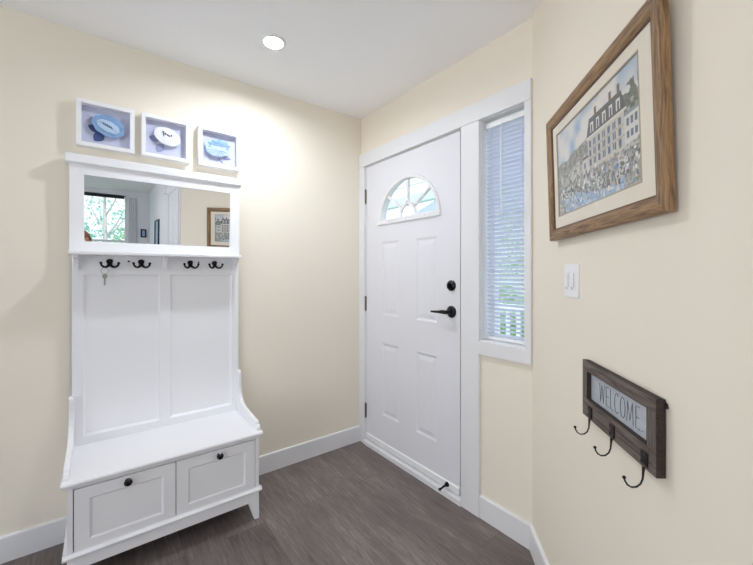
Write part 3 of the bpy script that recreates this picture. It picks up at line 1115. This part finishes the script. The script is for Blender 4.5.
# mat with a window
ix0, ix1 = .388 - (PS0 + PS1) / 2, .884 - (PS0 + PS1) / 2
iz0, iz1 = 1.466 - PZ0, 1.757 - PZ0
b = MB()
mx, mz0, mz1 = pw - .0308, .0308, 2 * ph - .0308
b.box(-mx, ix0, -.0075, -.0045, mz0, mz1).box(ix1, mx, -.0075, -.0045, mz0, mz1)
b.box(ix0, ix1, -.0075, -.0045, mz0, iz0).box(ix0, ix1, -.0075, -.0045, iz1, mz1)
b.build('mat_board', M['mat_board'], pf)
b = mitred(MB(), ix0, ix1, iz0, iz1, [(0, -.0080), (.004, -.0080), (.005, -.0046), (0, -.0046)])
b.build('mat_edge', M['mat_edge'], pf)
MB().box(-mx, mx, -.0025, -.0008, mz0, mz1).build('backing_board', M['mat_edge'], pf)


def paint_print():
    NX, NZ = 236, 144
    rnd = random.Random(11)

    def noise(u, v, s, seed):
        # smooth value noise
        def h(i, j):
            return random.Random(i * 928371 + j * 12377 + seed * 77).random()
        x, y = u * s, v * s
        i, j = int(math.floor(x)), int(math.floor(y))
        fx, fy = x - i, y - j
        fx, fy = fx * fx * (3 - 2 * fx), fy * fy * (3 - 2 * fy)
        return (h(i, j) * (1 - fx) + h(i + 1, j) * fx) * (1 - fy) + (h(i, j + 1) * (1 - fx) + h(i + 1, j + 1) * fx) * fy

    def mixc(a, b_, f):
        f = max(0, min(1, f))
        return tuple(a[k] * (1 - f) + b_[k] * f for k in range(3))
    img = [[None] * NX for _ in range(NZ)]
    for j in range(NZ):
        for i in range(NX):
            u, v_ = (i + .5) / NX, (j + .5) / NZ         # v_ from top
            n1 = noise(u * 1.7, v_, 7, 1); n2 = noise(u * 1.7, v_, 19, 2); n3 = noise(u * 1.7, v_, 55, 3)
            c = mixc((150, 178, 208), (232, 228, 222), n1 * 1.5 - .1)     # sky and cloud
            hill = .24 + .10 * (1 - u) + .08 * math.sin(u * 5 + .6) * (1 - u) + .05 * (n1 - .5)
            if v_ > hill:
                c = mixc((152, 150, 140), (108, 112, 104), n2 * 1.4 - .2)
                if n3 > .66: c = mixc(c, (206, 204, 196), .6)
            if v_ > hill + .16:
                c = mixc((96, 100, 92), (186, 184, 178), n2 * 1.3 - .1)
                if n3 > .60: c = mixc(c, (226, 224, 218), .7)
            if v_ > .68:
                c = mixc((206, 204, 200), (130, 134, 132), n2 * 1.6 - .4)
                if n3 > .62: c = (92, 94, 90)
            if v_ > .86 - .05 * math.sin(u * 7):
                c = mixc((126, 160, 200), (212, 216, 220), n3 * 1.2 - .2) if .1 < u < .85 else mixc((120, 122, 112), (190, 188, 180), n3)
            if u > .60 and v_ > .14 + .3 * (.97 - u) and v_ < .5:          # dark trees behind
                if n2 > .35 and u > .82: c = mixc((70, 78, 70), (120, 126, 112), n3)
            img[j][i] = mixc(c, (214, 212, 208), .22)  # pale haze of the glass mixed into the painted colours

    def rect(u0, u1, v0, v1, col, jit=10, slope=0.0):
        for j in range(max(0, int(v0 * NZ) - 1), min(NZ, int(v1 * NZ) + 2)):
            for i in range(max(0, int(u0 * NX) - 1), min(NX, int(u1 * NX) + 2)):
                u, v_ = (i + .5) / NX, (j + .5) / NZ
                vv = v_ - slope * (u - u0)
                if u0 <= u < u1 and v0 <= vv < v1:
                    k = rnd.uniform(-jit, jit)
                    img[j][i] = tuple(x + k for x in col)
    # the building
    rect(.47, .86, .34, .66, (206, 202, 192), 8)
    for j in range(NZ):
        for i in range(NX):
            u, v_ = (i + .5) / NX, (j + .5) / NZ
            if .17 < v_ < .345:
                inset = (.345 - v_) * .22
                if .455 + inset < u < .875 - inset:
                    k = rnd.uniform(-8, 8)
                    img[j][i] = (104 + k, 104 + k, 108 + k)
    rect(.45, .88, .335, .355, (224, 220, 210), 4)
    for cxx in (.56, .72, .80):
        rect(cxx, cxx + .025, .10, .18, (126, 108, 98), 6)
    for cxx in (.51, .58, .65, .72, .79):
        rect(cxx, cxx + .035, .215, .31, (228, 226, 220), 4)
        rect(cxx + .009, cxx + .026, .235, .31, (96, 104, 116), 6)
    for r0 in (.385, .475, .565):
        for q in range(7):
            x_ = .487 + q * .053
            rect(x_, x_ + .026, r0, r0 + .06, (104, 118, 140), 10)
            rect(x_ + .011, x_ + .014, r0, r0 + .06, (214, 212, 206), 4)
    rect(.47, .86, .455, .464, (164, 158, 148), 4)
    rect(.47, .86, .548, .557, (164, 158, 148), 4)
    rect(.86, .985, .40, .64, (220, 218, 212), 6)
    rect(.855, .99, .385, .41, (150, 158, 168), 5)
    for q in range(3):
        rect(.877 + q * .035, .897 + q * .035, .44, .50, (110, 124, 144), 8)
        rect(.877 + q * .035, .897 + q * .035, .54, .60, (110, 124, 144), 8)
    rect(.40, .47, .52, .67, (214, 210, 202), 8)
    rect(.395, .475, .50, .525, (120, 112, 106), 6)
    rect(.415, .435, .56, .62, (112, 122, 138), 6)
    for _ in range(240):                                   # people and foliage dabs in the foreground
        u, v_ = rnd.random(), rnd.uniform(.62, .95)
        col = rnd.choice([(104, 106, 108), (228, 226, 220), (138, 148, 128), (166, 142, 128), (126, 156, 192), (238, 236, 230), (120, 128, 118)])
        s1, s2 = rnd.uniform(.006, .020), rnd.uniform(.012, .042)
        rect(u, u + s1, v_, v_ + s2, col, 8)
    me = bpy.data.meshes.new('print')
    vs, fs = [], []
    for j in range(NZ + 1):
        for i in range(NX + 1):
            vs.append((ix0 + (ix1 - ix0) * i / NX, -.0040, iz1 - (iz1 - iz0) * j / NZ))
    for j in range(NZ):
        for i in range(NX):
            a = j * (NX + 1) + i
            fs.append((a, a + NX + 1, a + NX + 2, a + 1))
    base = len(vs)
    for (i, j) in ((0, 0), (NX, 0), (NX, NZ), (0, NZ)):
        vs.append((ix0 + (ix1 - ix0) * i / NX, -.0028, iz1 - (iz1 - iz0) * j / NZ))
    fs.append((base, base + 1, base + 2, base + 3))
    me.from_pydata(vs, [], fs)
    ca = me.color_attributes.new('ink', 'FLOAT_COLOR', 'CORNER')
    k = 0
    for j in range(NZ):
        for i in range(NX):
            c = lin(tuple(max(0, min(255, q)) for q in img[j][i]))
            for q in range(4):
                ca.data[k].color = (*c, 1); k += 1
    while k < len(ca.data):
        ca.data[k].color = (.8, .8, .8, 1); k += 1
    m = bpy.data.materials.new('watercolour_print')
    m.use_nodes = True
    nt = m.node_tree
    at = nt.nodes.new('ShaderNodeVertexColor'); at.layer_name = 'ink'
    bb = nt.nodes['Principled BSDF']
    bb.inputs['Roughness'].default_value = .8
    nt.links.new(at.outputs[0], bb.inputs['Base Color'])
    me.materials.append(m)
    ob = bpy.data.objects.new('print', me)
    COL.objects.link(ob)
    ob.parent = pf
    return ob


paint_print()
MB().box(-mx, mx, -.0100, -.0088, mz0 + .001, mz1 - .001).build('glass', M['pglass'], pf)

# ------------------------------------------------------------------ light switch
sw = thing('light_switch', 'white two-slider dimmer switch plate on the angled wall', 'light switch', on_C(.455, 1.2425), RZ_C)
MB().prism([(-.056, -.055), (.056, -.055), (.056, .055), (-.056, .055)], 'Y', 0, -.006, .0022).build('plate', M['plastic'], sw)
for x in (-.0235, .0235):
    r_ = MB().box(x - .0165, x + .0165, -.0078, -.006, -.0335, .0335, .0008).build('dimmer', M['plastic'], sw)
    MB().box(x + .005, x + .011, -.0084, -.0078, -.020, .026).build('slider_slot', M['plastic_slot'], r_)
    MB().box(x + .003, x + .013, -.0125, -.0080, .006, .014, .001).build('slider', M['plastic'], r_)
    MB().box(x - .010, x + .002, -.0098, -.0078, -.028, -.020, .0008).build('button', M['plastic_slot'], r_)

# ------------------------------------------------------------------ welcome sign with hooks
SS0, SS1, SZ0, SZ1 = .586, .933, .850, 1.012
sg_ = thing('welcome_sign', 'small weathered wood WELCOME sign with three black hooks on the angled wall', 'sign', on_C((SS0 + SS1) / 2, SZ0, .008), RZ_C)
hw, hh = (SS1 - SS0) / 2, SZ1 - SZ0
YF, YK = -.0135, 0.0
for nm, (x0_, x1_, z0_, z1_), mm in (('top_rail', (-hw, hw, hh - .029, hh), 'barn'), ('bottom_rail', (-hw, hw, 0, .054), 'barn'), ('side_rail', (-hw, -hw + .031, .054, hh - .029), 'barn_v'), ('side_rail', (hw - .031, hw, .054, hh - .029), 'barn_v')):
    ro = MB().box(x0_, x1_, YF, YK, z0_, z1_, .0012).build(nm, [M[mm], M['barn_edge']], sg_)
    for f in ro.data.polygons:                      # the sawn edges are stained darker than the face
        if f.normal.y > -.5: f.material_index = 1
MB().box(-hw + .001, hw - .001, .0002, .0050, .001, hh - .001).build('back_board', M['barn_edge'], sg_)
MB().box(-hw + .031, hw - .031, -.0020, 0, .054, hh - .029).build('metal_plate', M['galv'], sg_)
b = mitred(MB(), -hw + .030, hw - .030, .053, hh - .028, [(0, -.0030), (0, -.0142), (.0012, -.0142), (.0012, -.0030)])
b.build('edge_strip', M['barn_edge'], sg_)
# lettering: thin tall hand-drawn capitals
LX0, LX1 = .670 - .761, .864 - .761
LZ0, LZ1 = .066, .116
adv = [1.25, .80, .78, .95, 1.05, 1.30, .80]
letters = 'WELCOME'
tot = sum(adv)


def glyph(ch):
    if ch == 'W': return [[(0, 1), (.22, 0), (.5, .95), (.78, 0), (1, 1)]]
    if ch == 'E': return [[(1, 1), (.05, 1), (.05, 0), (1, 0)], [(.05, .5), (.8, .5)]]
    if ch == 'L': return [[(.05, 1), (.05, 0), (1, 0)]]
    if ch == 'C': return [[(.5 + .5 * math.cos(a), .5 + .5 * math.sin(a)) for a in [math.radians(48 + 264 * i / 18) for i in range(19)]]]
    if ch == 'O': return [[(.5 + .5 * math.cos(a), .5 + .5 * math.sin(a)) for a in [2 * PI * i / 26 for i in range(27)]]]
    if ch == 'M': return [[(0, 0), (.14, 1), (.5, .12), (.86, 1), (1, 0)]]


b = MB()
cur = LX0
sc = (LX1 - LX0) / tot
for ch, ad in zip(letters, adv):
    w_ = ad * sc * .74
    for st in glyph(ch):
        b.tube([(cur + p[0] * w_, -.0023, LZ0 + p[1] * (LZ1 - LZ0)) for p in st], .00085, 6)
    cur += ad * sc
b.ball((cur + .004, -.0023, LZ0 + .002), .0011)
b.build('lettering', M['ink'], sg_)
for x in (-.121, .001, .136):
    h_ = MB()
    h_.box(x - .012, x + .012, -.0165, -.0130, .008, .038, .0008)
    h_.tube([(x, -.016, .004), (x, -.017, -.008), (x, -.018, -.022), (x, -.022, -.033), (x, -.030, -.040), (x, -.040, -.0415), (x, -.048, -.037), (x, -.053, -.029), (x, -.0545, -.024)], [.0034, .0024, .0020, .0019, .0019, .0019, .0019, .0019, .0019], 10)
    h_.ball((x, -.0548, -.0215), .0038)
    ho = h_.build('hook', M['iron'], sg_, smooth=35)
    s_ = MB()
    for dx, dz in ((-.008, .013), (.008, .013), (-.008, .033), (.008, .033)):
        s_.ball((x + dx, -.0165, dz), .0028, (1, .6, 1), 8)
    s_.build('screw_heads', M['black'], ho, smooth=True)
h_ = MB()
h_.tube([(hw - .020, .0055, hh - .016), (hw - .006, .0058, hh - .008), (hw + .002, .0058, hh - .010), (hw + .003, .0058, hh - .018)], .0022, 8)
h_.ball((hw + .003, .0045, hh - .015), .0035)
h_.build('hanging_wire', M['iron'], sg_)

# ------------------------------------------------------------------ the hall behind the camera (seen in the mirror)
w2 = thing('window_2', 'tall far hall window seen in the hall tree mirror', 'window', (0, 0, 0))
w2['kind'] = 'structure'
b = MB()
yb = YB
b.box(BX0 - .07, BX0, yb, yb + .018, BZ0 - .07, BZ1 + .06).box(BX1, BX1 + .045, yb, yb + .018, BZ0 - .07, BZ1 + .06)
b.box(BX0, BX1, yb, yb + .018, BZ1, BZ1 + .06).box(BX0 - .08, BX1 + .05, yb, yb + .05, BZ0 - .04, BZ0)
b.build('casing', M['trim'], w2)
b = MB()
for (xa, xb) in ((BX0, BX0 + .04), (BX1 - .04, BX1)):
    b.box(xa, xb, yb - .09, yb - .04, BZ0, BZ1)
b.box(BX0 + .04, BX1 - .04, yb - .09, yb - .04, BZ0, BZ0 + .04).box(BX0 + .04, BX1 - .04, yb - .09, yb - .04, BZ1 - .04, BZ1)
b.box(BX0 + .04, BX1 - .04, yb - .09, yb - .04, 1.395, 1.435)
b.build('sash', M['trim'], w2)
MB().box(BX0 + .04, BX1 - .04, yb - .068, yb - .063, BZ0 + .04, BZ1 - .04).build('pane', M['glass'], w2)
rb = thing('roller_blind', 'dark rolled-up blind at the head of the far hall window', 'blind', (0, 0, 0))
MB().tube([(BX0 + .045, yb - .020, BZ1 - .03), (BX1 - .045, yb - .020, BZ1 - .03)], .02, 14).build('roll', M['darkframe'], rb, smooth=True)
MB().box(BX0 + .045, BX1 - .045, yb - .041, yb - .036, BZ1 - .075, BZ1 - .03).build('hem', M['darkframe'], rb)
b = MB()
n = 24
pts = [(-1.285 + .135 * i / n, yb + .045 + .014 * math.sin(i * 2 * PI / 6)) for i in range(n + 1)]
b.prism(pts + [(p[0], p[1] - .004) for p in reversed(pts)], 'Z', .03, 2.30)
o = b.build('curtain', M['curtain'])
tag(o, 'pale curtain panel hanging right of the far hall window in the mirror', 'curtain')

w3 = thing('window_3', 'added unseen wide white window in the outer wall of the hall', 'window', (0, 0, 0))
w3['kind'] = 'structure'  # window added out of view to let in fill daylight
b = MB()
b.box(XL - .09, XL - .04, LY0, LY0 + .05, LZ0, LZ1).box(XL - .09, XL - .04, LY1 - .05, LY1, LZ0, LZ1)
b.box(XL - .09, XL - .04, LY0 + .05, LY1 - .05, LZ0, LZ0 + .05).box(XL - .09, XL - .04, LY0 + .05, LY1 - .05, LZ1 - .05, LZ1)
b.box(XL - .09, XL - .04, -2.53, -2.47, LZ0 + .05, LZ1 - .05)
b.build('sash', M['trim'], w3)
MB().box(XL - .068, XL - .063, LY0 + .05, LY1 - .05, LZ0 + .05, LZ1 - .05).build('pane', M['glass'], w3)

# white closet door in the hall wall
d2 = thing('door_2', 'plain white hall closet door seen in the mirror', 'door', (XH, 0, 0), RZ_B)
d2['kind'] = 'structure'
b = MB()
b.box(2.42, 2.49, -.016, 0, 0, 2.06).box(3.33, 3.40, -.016, 0, 0, 2.06).box(2.42, 3.40, -.018, 0, 2.061, 2.13)
b.build('casing', M['trim'], d2)
b = MB().box(2.49, 3.33, -.008, 0, .005, 2.06)
for (xa, xb, za, zb) in ((2.60, 2.86, 1.08, 1.93), (2.96, 3.22, 1.08, 1.93), (2.60, 2.86, .2, .95), (2.96, 3.22, .2, .95)):
    mitred(b, xa, xb, za, zb, [(0, -.008), (.006, -.013), (.022, -.013), (.028, -.008)])
b.build('leaf', M['door'], d2)
b = MB().lathe([(0, .055), (.018, .05), (.024, .04), (.018, .028), (.009, .02), (.009, .006), (.026, .004), (.026, 0)], out_mtx(3.27, -.008, 1.0), 20)
b.build('knob', M['steel'], d2, smooth=True)

ch = thing('wall_box', 'small white wall box high on the hall wall in the mirror', 'door chime', (XH, -3.62, 2.16), RZ_B)
MB().box(-.09, .09, -.05, 0, -.055, .055, .006).build('cover', M['plastic'], ch)  # plain box standing in for an unidentified white bracket
MB().box(-.07, .07, -.0515, -.050, -.03, -.02).box(-.07, .07, -.0515, -.050, -.005, .005).box(-.07, .07, -.0515, -.050, .02, .03).build('cover_slots', M['plastic_slot'], ch)


def hall_picture(loc, rz, w_, h_, label):
    t_ = thing('hall_picture', label, 'picture', loc, rz, 'dark framed pictures in the hall')
    mitred(MB(), -w_ / 2, w_ / 2, -h_ / 2, h_ / 2, [(0, 0), (0, -.022), (.012, -.025), (.024, -.018), (.024, 0)]).build('frame', M['darkframe'], t_)
    MB().box(-w_ / 2 + .022, w_ / 2 - .022, -.009, -.001, -h_ / 2 + .022, h_ / 2 - .022).build('picture_print', M['blue_reflection'], t_)
    MB().box(-w_ / 2 + .022, w_ / 2 - .022, -.0125, -.011, -h_ / 2 + .022, h_ / 2 - .022).build('glass', M['pglass'], t_)
    return t_


hall_picture((XH, -4.88, 1.50), RZ_B, .62, .60, 'dark framed picture coloured pale blue like the reflected window on the white hall wall in the mirror')
hall_picture((-1.02, YB, 1.60), PI, .10, .17, 'tiny dark frame beside the curtain in the mirror')


# ------------------------------------------------------------------ person behind the camera (a sliver shows in the mirror)
def skin_mesh(verts, edges, radii, sub=2):
    me = bpy.data.meshes.new('sk')
    me.from_pydata(verts, edges, [])
    ob = bpy.data.objects.new('sk', me)
    COL.objects.link(ob)
    ob.modifiers.new('skin', 'SKIN')
    sd = me.skin_vertices[0].data
    for i, r in enumerate(radii):
        sd[i].radius = (r, r) if not isinstance(r, tuple) else r
        sd[i].use_root = (i == 0)
    s_ = ob.modifiers.new('sub', 'SUBSURF'); s_.levels = s_.render_levels = sub
    dg = bpy.context.evaluated_depsgraph_get()
    m2 = bpy.data.meshes.new_from_object(ob.evaluated_get(dg))
    bpy.data.objects.remove(ob); bpy.data.meshes.remove(me)
    return m2


def person():
    PX, PY = -1.80, -3.02
    t_ = thing('person', 'brown-haired person in grey-blue shirt stooping, glimpsed at the mirror edge', 'person', (PX, PY, 0))
    V, E_, Rr = [], [], []

    def add(p, r, parent=None):
        V.append(p); Rr.append(r)
        if parent is not None: E_.append((parent, len(V) - 1))
        return len(V) - 1
    pel = add((0, -.05, .88), (.15, .115))
    wa = add((0, -.02, 1.00), (.135, .10), pel)
    chst = add((0, .07, 1.13), (.155, .11), wa)
    up = add((0, .15, 1.225), (.14, .095), chst)
    nk = add((0, .20, 1.28), .058, up)
    hd0 = add((0, .235, 1.335), .060, nk)
    for sg in (-1, 1):
        sh = add((sg * .17, .15, 1.205), .062, up)
        el = add((sg * .25, .06, .97), .043, sh)
        wr = add((sg * .20, .20, .775), .028, el)
        pa = add((sg * .185, .235, .725), (.036, .020), wr)
        kn = add((sg * .17, .255, .690), (.036, .016), pa)
        for q in range(4):
            bx_ = sg * (.190 - .017 * q)
            L_ = (.062, .074, .078, .068)[q]
            a1 = add((bx_, .268, .672), .0095, kn)
            a2 = add((bx_ - sg * .001, .278, .672 - L_ * .45), .009, a1)
            add((bx_ - sg * .001, .272, .672 - L_), .0075, a2)
        th1 = add((sg * .145, .240, .705), .012, pa)
        th2 = add((sg * .125, .262, .685), .010, th1)
        add((sg * .118, .270, .660), .0085, th2)
        hip = add((sg * .10, -.05, .80), .092, pel)
        kne = add((sg * .125, .10, .48), .060, hip)
        ank = add((sg * .13, -.02, .09), .040, kne)
        ft = add((sg * .135, .06, .045), (.042, .036), ank)
        add((sg * .145, .16, .034), (.040, .028), ft)
    me = skin_mesh(V, E_, Rr, 2)
    # head joined into the same body mesh
    bm = bmesh.new()
    bm.from_mesh(me)
    HC = Vector((0, .262, 1.405))
    tb = bmesh.new()
    bmesh.ops.create_uvsphere(tb, u_segments=32, v_segments=24, radius=1)
    for v_ in tb.verts:
        x, y, z = v_.co
        f = Vector((x * .076, y * .098, z * .112))
        if z < 0: f.x *= 1 - .28 * (-z) ** 1.5
        if y > .2 and z < -.3: f.y *= 1.03
        d = math.hypot(x, (z + .12) * 1.1)
        if y > 0 and abs(x) < .20 and -.38 < z < .10:                     # nose
            f.y += .020 * (1 - abs(x) / .20) * max(0, 1 - abs(z + .22) / .32)
        if y > 0 and .15 < abs(x) < .55 and abs(z - .06) < .14:           # eye sockets
            f.y -= .007 * (1 - abs(z - .06) / .14)
        if y > 0 and abs(x) < .30 and abs(z + .52) < .05:                 # mouth
            f.y -= .004
        v_.co = f
    tilt = Matrix.Rotation(math.radians(-12), 4, 'X')
    bmesh.ops.transform(tb, matrix=Matrix.Translation(HC) @ tilt, verts=tb.verts)
    tm = bpy.data.meshes.new('h'); tb.to_mesh(tm); tb.free(); bm.from_mesh(tm)
    for sg in (-1, 1):                                                    # ears
        te = bmesh.new()
        bmesh.ops.create_uvsphere(te, u_segments=12, v_segments=8, radius=1)
        bmesh.ops.transform(te, matrix=Matrix.Translation(HC + Vector((sg * .078, -.008, -.004))) @ Matrix.Diagonal((.010, .020, .032, 1)), verts=te.verts)
        te.to_mesh(tm); te.free(); bm.from_mesh(tm)
    for zc in (.90, .80, 1.285):                                          # clean hem, cuffs and neckline
        bmesh.ops.bisect_plane(bm, geom=list(bm.verts) + list(bm.edges) + list(bm.faces), plane_co=(0, 0, zc), plane_no=(0, 0, 1))
    for f in bm.faces:
        c = f.calc_center_median()
        f.smooth = True
        arm = abs(c.x) > .10 and c.z > .56 and c.y > .115 + max(0, (.80 - c.z)) * .12 and c.z < .92 or abs(c.x) > .205 and .78 < c.z < .92
        if c.z > 1.285 and c.y > .12: f.material_index = 0
        elif c.z < .07: f.material_index = 3
        elif arm: f.material_index = 0 if c.z < .80 else 1
        elif c.z < .90: f.material_index = 2
        else: f.material_index = 1
    m3 = bpy.data.meshes.new('body'); bm.to_mesh(m3); bm.free()
    for k_ in ('skin', 'shirt', 'jeans', 'shoe'): m3.materials.append(M[k_])
    ob = bpy.data.objects.new('body', m3); COL.objects.link(ob); ob.parent = t_
    # hair: a cap over crown and back of the head
    hb = bmesh.new()
    bmesh.ops.create_uvsphere(hb, u_segments=32, v_segments=24, radius=1)
    kill = []
    for v_ in hb.verts:
        x, y, z = v_.co
        if z < -.35 or (y > .45 and z < .42) or (y > .1 and z < .05): kill.append(v_)
        v_.co = Vector((x * .085, y * .107, z * .121 + .003))
    bmesh.ops.delete(hb, geom=kill, context='VERTS')
    bmesh.ops.transform(hb, matrix=Matrix.Translation(HC) @ tilt, verts=hb.verts)
    m_ = MB(); m_._add(hb)
    hr = m_.build('hair', M['hair'], t_, smooth=60)
    so = hr.modifiers.new('s', 'SOLIDIFY'); so.thickness = .010; so.offset = -1
    for sg in (-1, 1):
        MB().ball(HC + Vector((sg * .030, .088, .012)), .011, (1, .7, .8), 12).build('eye', M['p_white'], t_, smooth=True)
    return t_


person()


# ------------------------------------------------------------------ outdoors
o = MB().box(.16, 12, -9, 12, -.20, -.10).build('ground', M['lawn'])
struct(o, 'green ground outside the front door', 'ground')
o = MB().box(-16, XH + .1, -22, YB - .25, -.6, -.5).build('terrain', M['lawn'])
struct(o, 'green ground outside the far window', 'ground')
pc = thing('porch', 'pale blue and white front porch seen through the door glass', 'porch', (0, 0, 0))
MB().box(.16, 1.95, -2.6, 2.6, -.1, -.02).build('porch_floor', M['concrete'], pc)
for (x, z, y1_) in ((.62, 2.34, 2.6), (1.02, 2.34, 2.6), (1.42, 2.34, 2.6)):
    MB().box(x, x + .05, -2.7, y1_, z, z + .09, .004).build('rafter', M['siding'], pc)
MB().box(1.78, 1.90, -2.7, 2.6, 2.22, 2.34, .004).build('beam', M['paintblue'], pc)
for y in (-2.5, 2.45):
    MB().box(1.78, 1.90, y - .06, y + .06, -.02, 2.22, .004).build('post', M['paintblue'], pc)
    MB().box(.16, 1.90, y - .03, y + .03, 2.22, 2.34, .004).build('side_beam', M['siding'], pc)
b = MB().box(1.82, 1.88, -2.43, 1.68, .88, .94).box(1.82, 1.88, -2.43, 1.68, .08, .13)
for i in range(34):
    y = -2.36 + i * .12
    b.box(1.835, 1.865, y, y + .03, .13, .88)
b.build('railing', M['siding'], pc)


def house(name_label, x0, x1, y0, y1, z0, h, face):
    t_ = thing('house', name_label, 'house', ((x0 + x1) / 2, (y0 + y1) / 2, z0))
    w_, d_ = (x1 - x0) / 2, (y1 - y0) / 2
    b = MB().box(-w_, w_, -d_, d_, 0, h)
    k = .15
    while k < h - .05:
        b.box(-w_ - .012, w_ + .012, -d_ - .012, d_ + .012, k, k + .012)
        k += .16
    b.build('siding', M['siding'], t_)
    if face == 'x':
        MB().prism([(-d_ - .4, h), (d_ + .4, h), (d_ + .4, h + .12), (0, h + 1.5), (-d_ - .4, h + .12)], 'X', -w_ - .4, w_ + .4).build('roof', M['roof'], t_)
    else:
        MB().prism([(-w_ - .4, h), (w_ + .4, h), (w_ + .4, h + .12), (0, h + 1.5), (-w_ - .4, h + .12)], 'Y', -d_ - .4, d_ + .4).build('roof', M['roof'], t_)
    for q in (-.5, .45):
        wd = MB()
        if face == 'x':
            wd.box(-w_ - .05, -w_ - .005, d_ * q - .5, d_ * q + .5, .9, 2.1)
            wo = wd.build('window', M['trim'], t_)
            MB().box(-w_ - .06, -w_ - .045, d_ * q - .43, d_ * q + .43, .97, 2.03).build('pane', M['pane_dark'], wo)
        else:
            wd.box(w_ * q - .5, w_ * q + .5, d_ + .005, d_ + .05, .9, 2.1)
            wo = wd.build('window', M['trim'], t_)
            MB().box(w_ * q - .43, w_ * q + .43, d_ + .045, d_ + .06, .97, 2.03).build('pane', M['pane_dark'], wo)
    return t_


house('white sided house across from the front door', 7.0, 11.0, -1.0, 7.0, -.1, 2.9, 'x')
house('white sided house beyond the far hall window', -6.2, 3.2, -17.5, -14.0, -.5, 4.6, 'y')


def foliage(cx, cy, cz, rx, ry, rz_, n, ls, rnd):
    t = bmesh.new()
    for _ in range(n):
        a, ph_, rr = rnd.uniform(0, 2 * PI), math.acos(rnd.uniform(-1, 1)), rnd.uniform(.55, 1) ** .5
        p = Vector((cx + rx * rr * math.sin(ph_) * math.cos(a), cy + ry * rr * math.sin(ph_) * math.sin(a), cz + rz_ * rr * math.cos(ph_)))
        d = Vector((rnd.uniform(-1, 1), rnd.uniform(-1, 1), rnd.uniform(-1, 1))).normalized()
        e = d.orthogonal().normalized()
        s_ = ls * rnd.uniform(.6, 1.3)
        vv = [t.verts.new(p + d * s_), t.verts.new(p + e * s_ * .45 + d.cross(e) * s_ * .1), t.verts.new(p - d * s_), t.verts.new(p - e * s_ * .45 + d.cross(e) * s_ * .1)]
        t.faces.new(vv)
    m_ = MB(); m_._add(t)
    return m_


def tree(x, y, z0, hgt, cr, label, mm, cat='tree', seed=1, dens=1.0):
    rnd = random.Random(seed)
    t_ = thing('tree' if cat == 'tree' else 'shrub', label, cat, (x, y, z0))
    if cat == 'tree':
        b = MB().tube([(0, 0, 0), (.05, .02, hgt * .4), (.02, -.03, hgt * .8)], [.08, .06, .03], 10)
        for i in range(5):
            a = rnd.uniform(0, 2 * PI); zz = hgt * rnd.uniform(.4, .7)
            b.tube([(.04, 0, zz), (math.cos(a) * cr * .4, math.sin(a) * cr * .4, zz + .35), (math.cos(a) * cr * .7, math.sin(a) * cr * .7, zz + .8)], [.03, .02, .01], 7)
        b.build('trunk', M['bark'], t_, smooth=True)
        foliage(0, 0, hgt * .75, cr, cr, hgt * .34, int(1500 * dens), .06, rnd).build('crown', mm, t_)
    else:
        MB().tube([(0, 0, 0), (0, 0, hgt * .5)], [.05, .03], 8).build('stem', M['bark'], t_)
        foliage(0, 0, hgt * .5, cr, cr, hgt * .5, 1300, .06, rnd).build('foliage', mm, t_)
    return t_


tree(4.2, -1.2, -.1, 2.6, 1.0, 'loose green tree in the yard beyond the porch', M['leaf'], seed=3)
tree(5.0, 2.4, -.1, 2.9, 1.1, 'tall green tree beside the house across the yard', M['leaf'], seed=4)
tree(2.75, .75, -.1, 1.25, .55, 'rounded green shrub by the porch rail, nearer the house door', M['leaf'], 'shrub', 5)
tree(2.9, -.4, -.1, 1.15, .5, 'rounded green shrub by the porch rail beside the yard tree', M['leaf_b'], 'shrub', 6)
tree(-1.75, -10.2, -.5, 4.2, .8, 'slim pale tree right outside the far hall window', M['leaf_b'], seed=8, dens=.45)
tree(-2.55, -11.4, -.5, 2.6, .75, 'bushy blue-green shrub outside the far window, left of the slim tree', M['leaf_b'], 'shrub', 9)
tree(-.95, -11.6, -.5, 2.6, .7, 'bushy green shrub outside the far window, behind the slim tree', M['leaf'], 'shrub', 10)
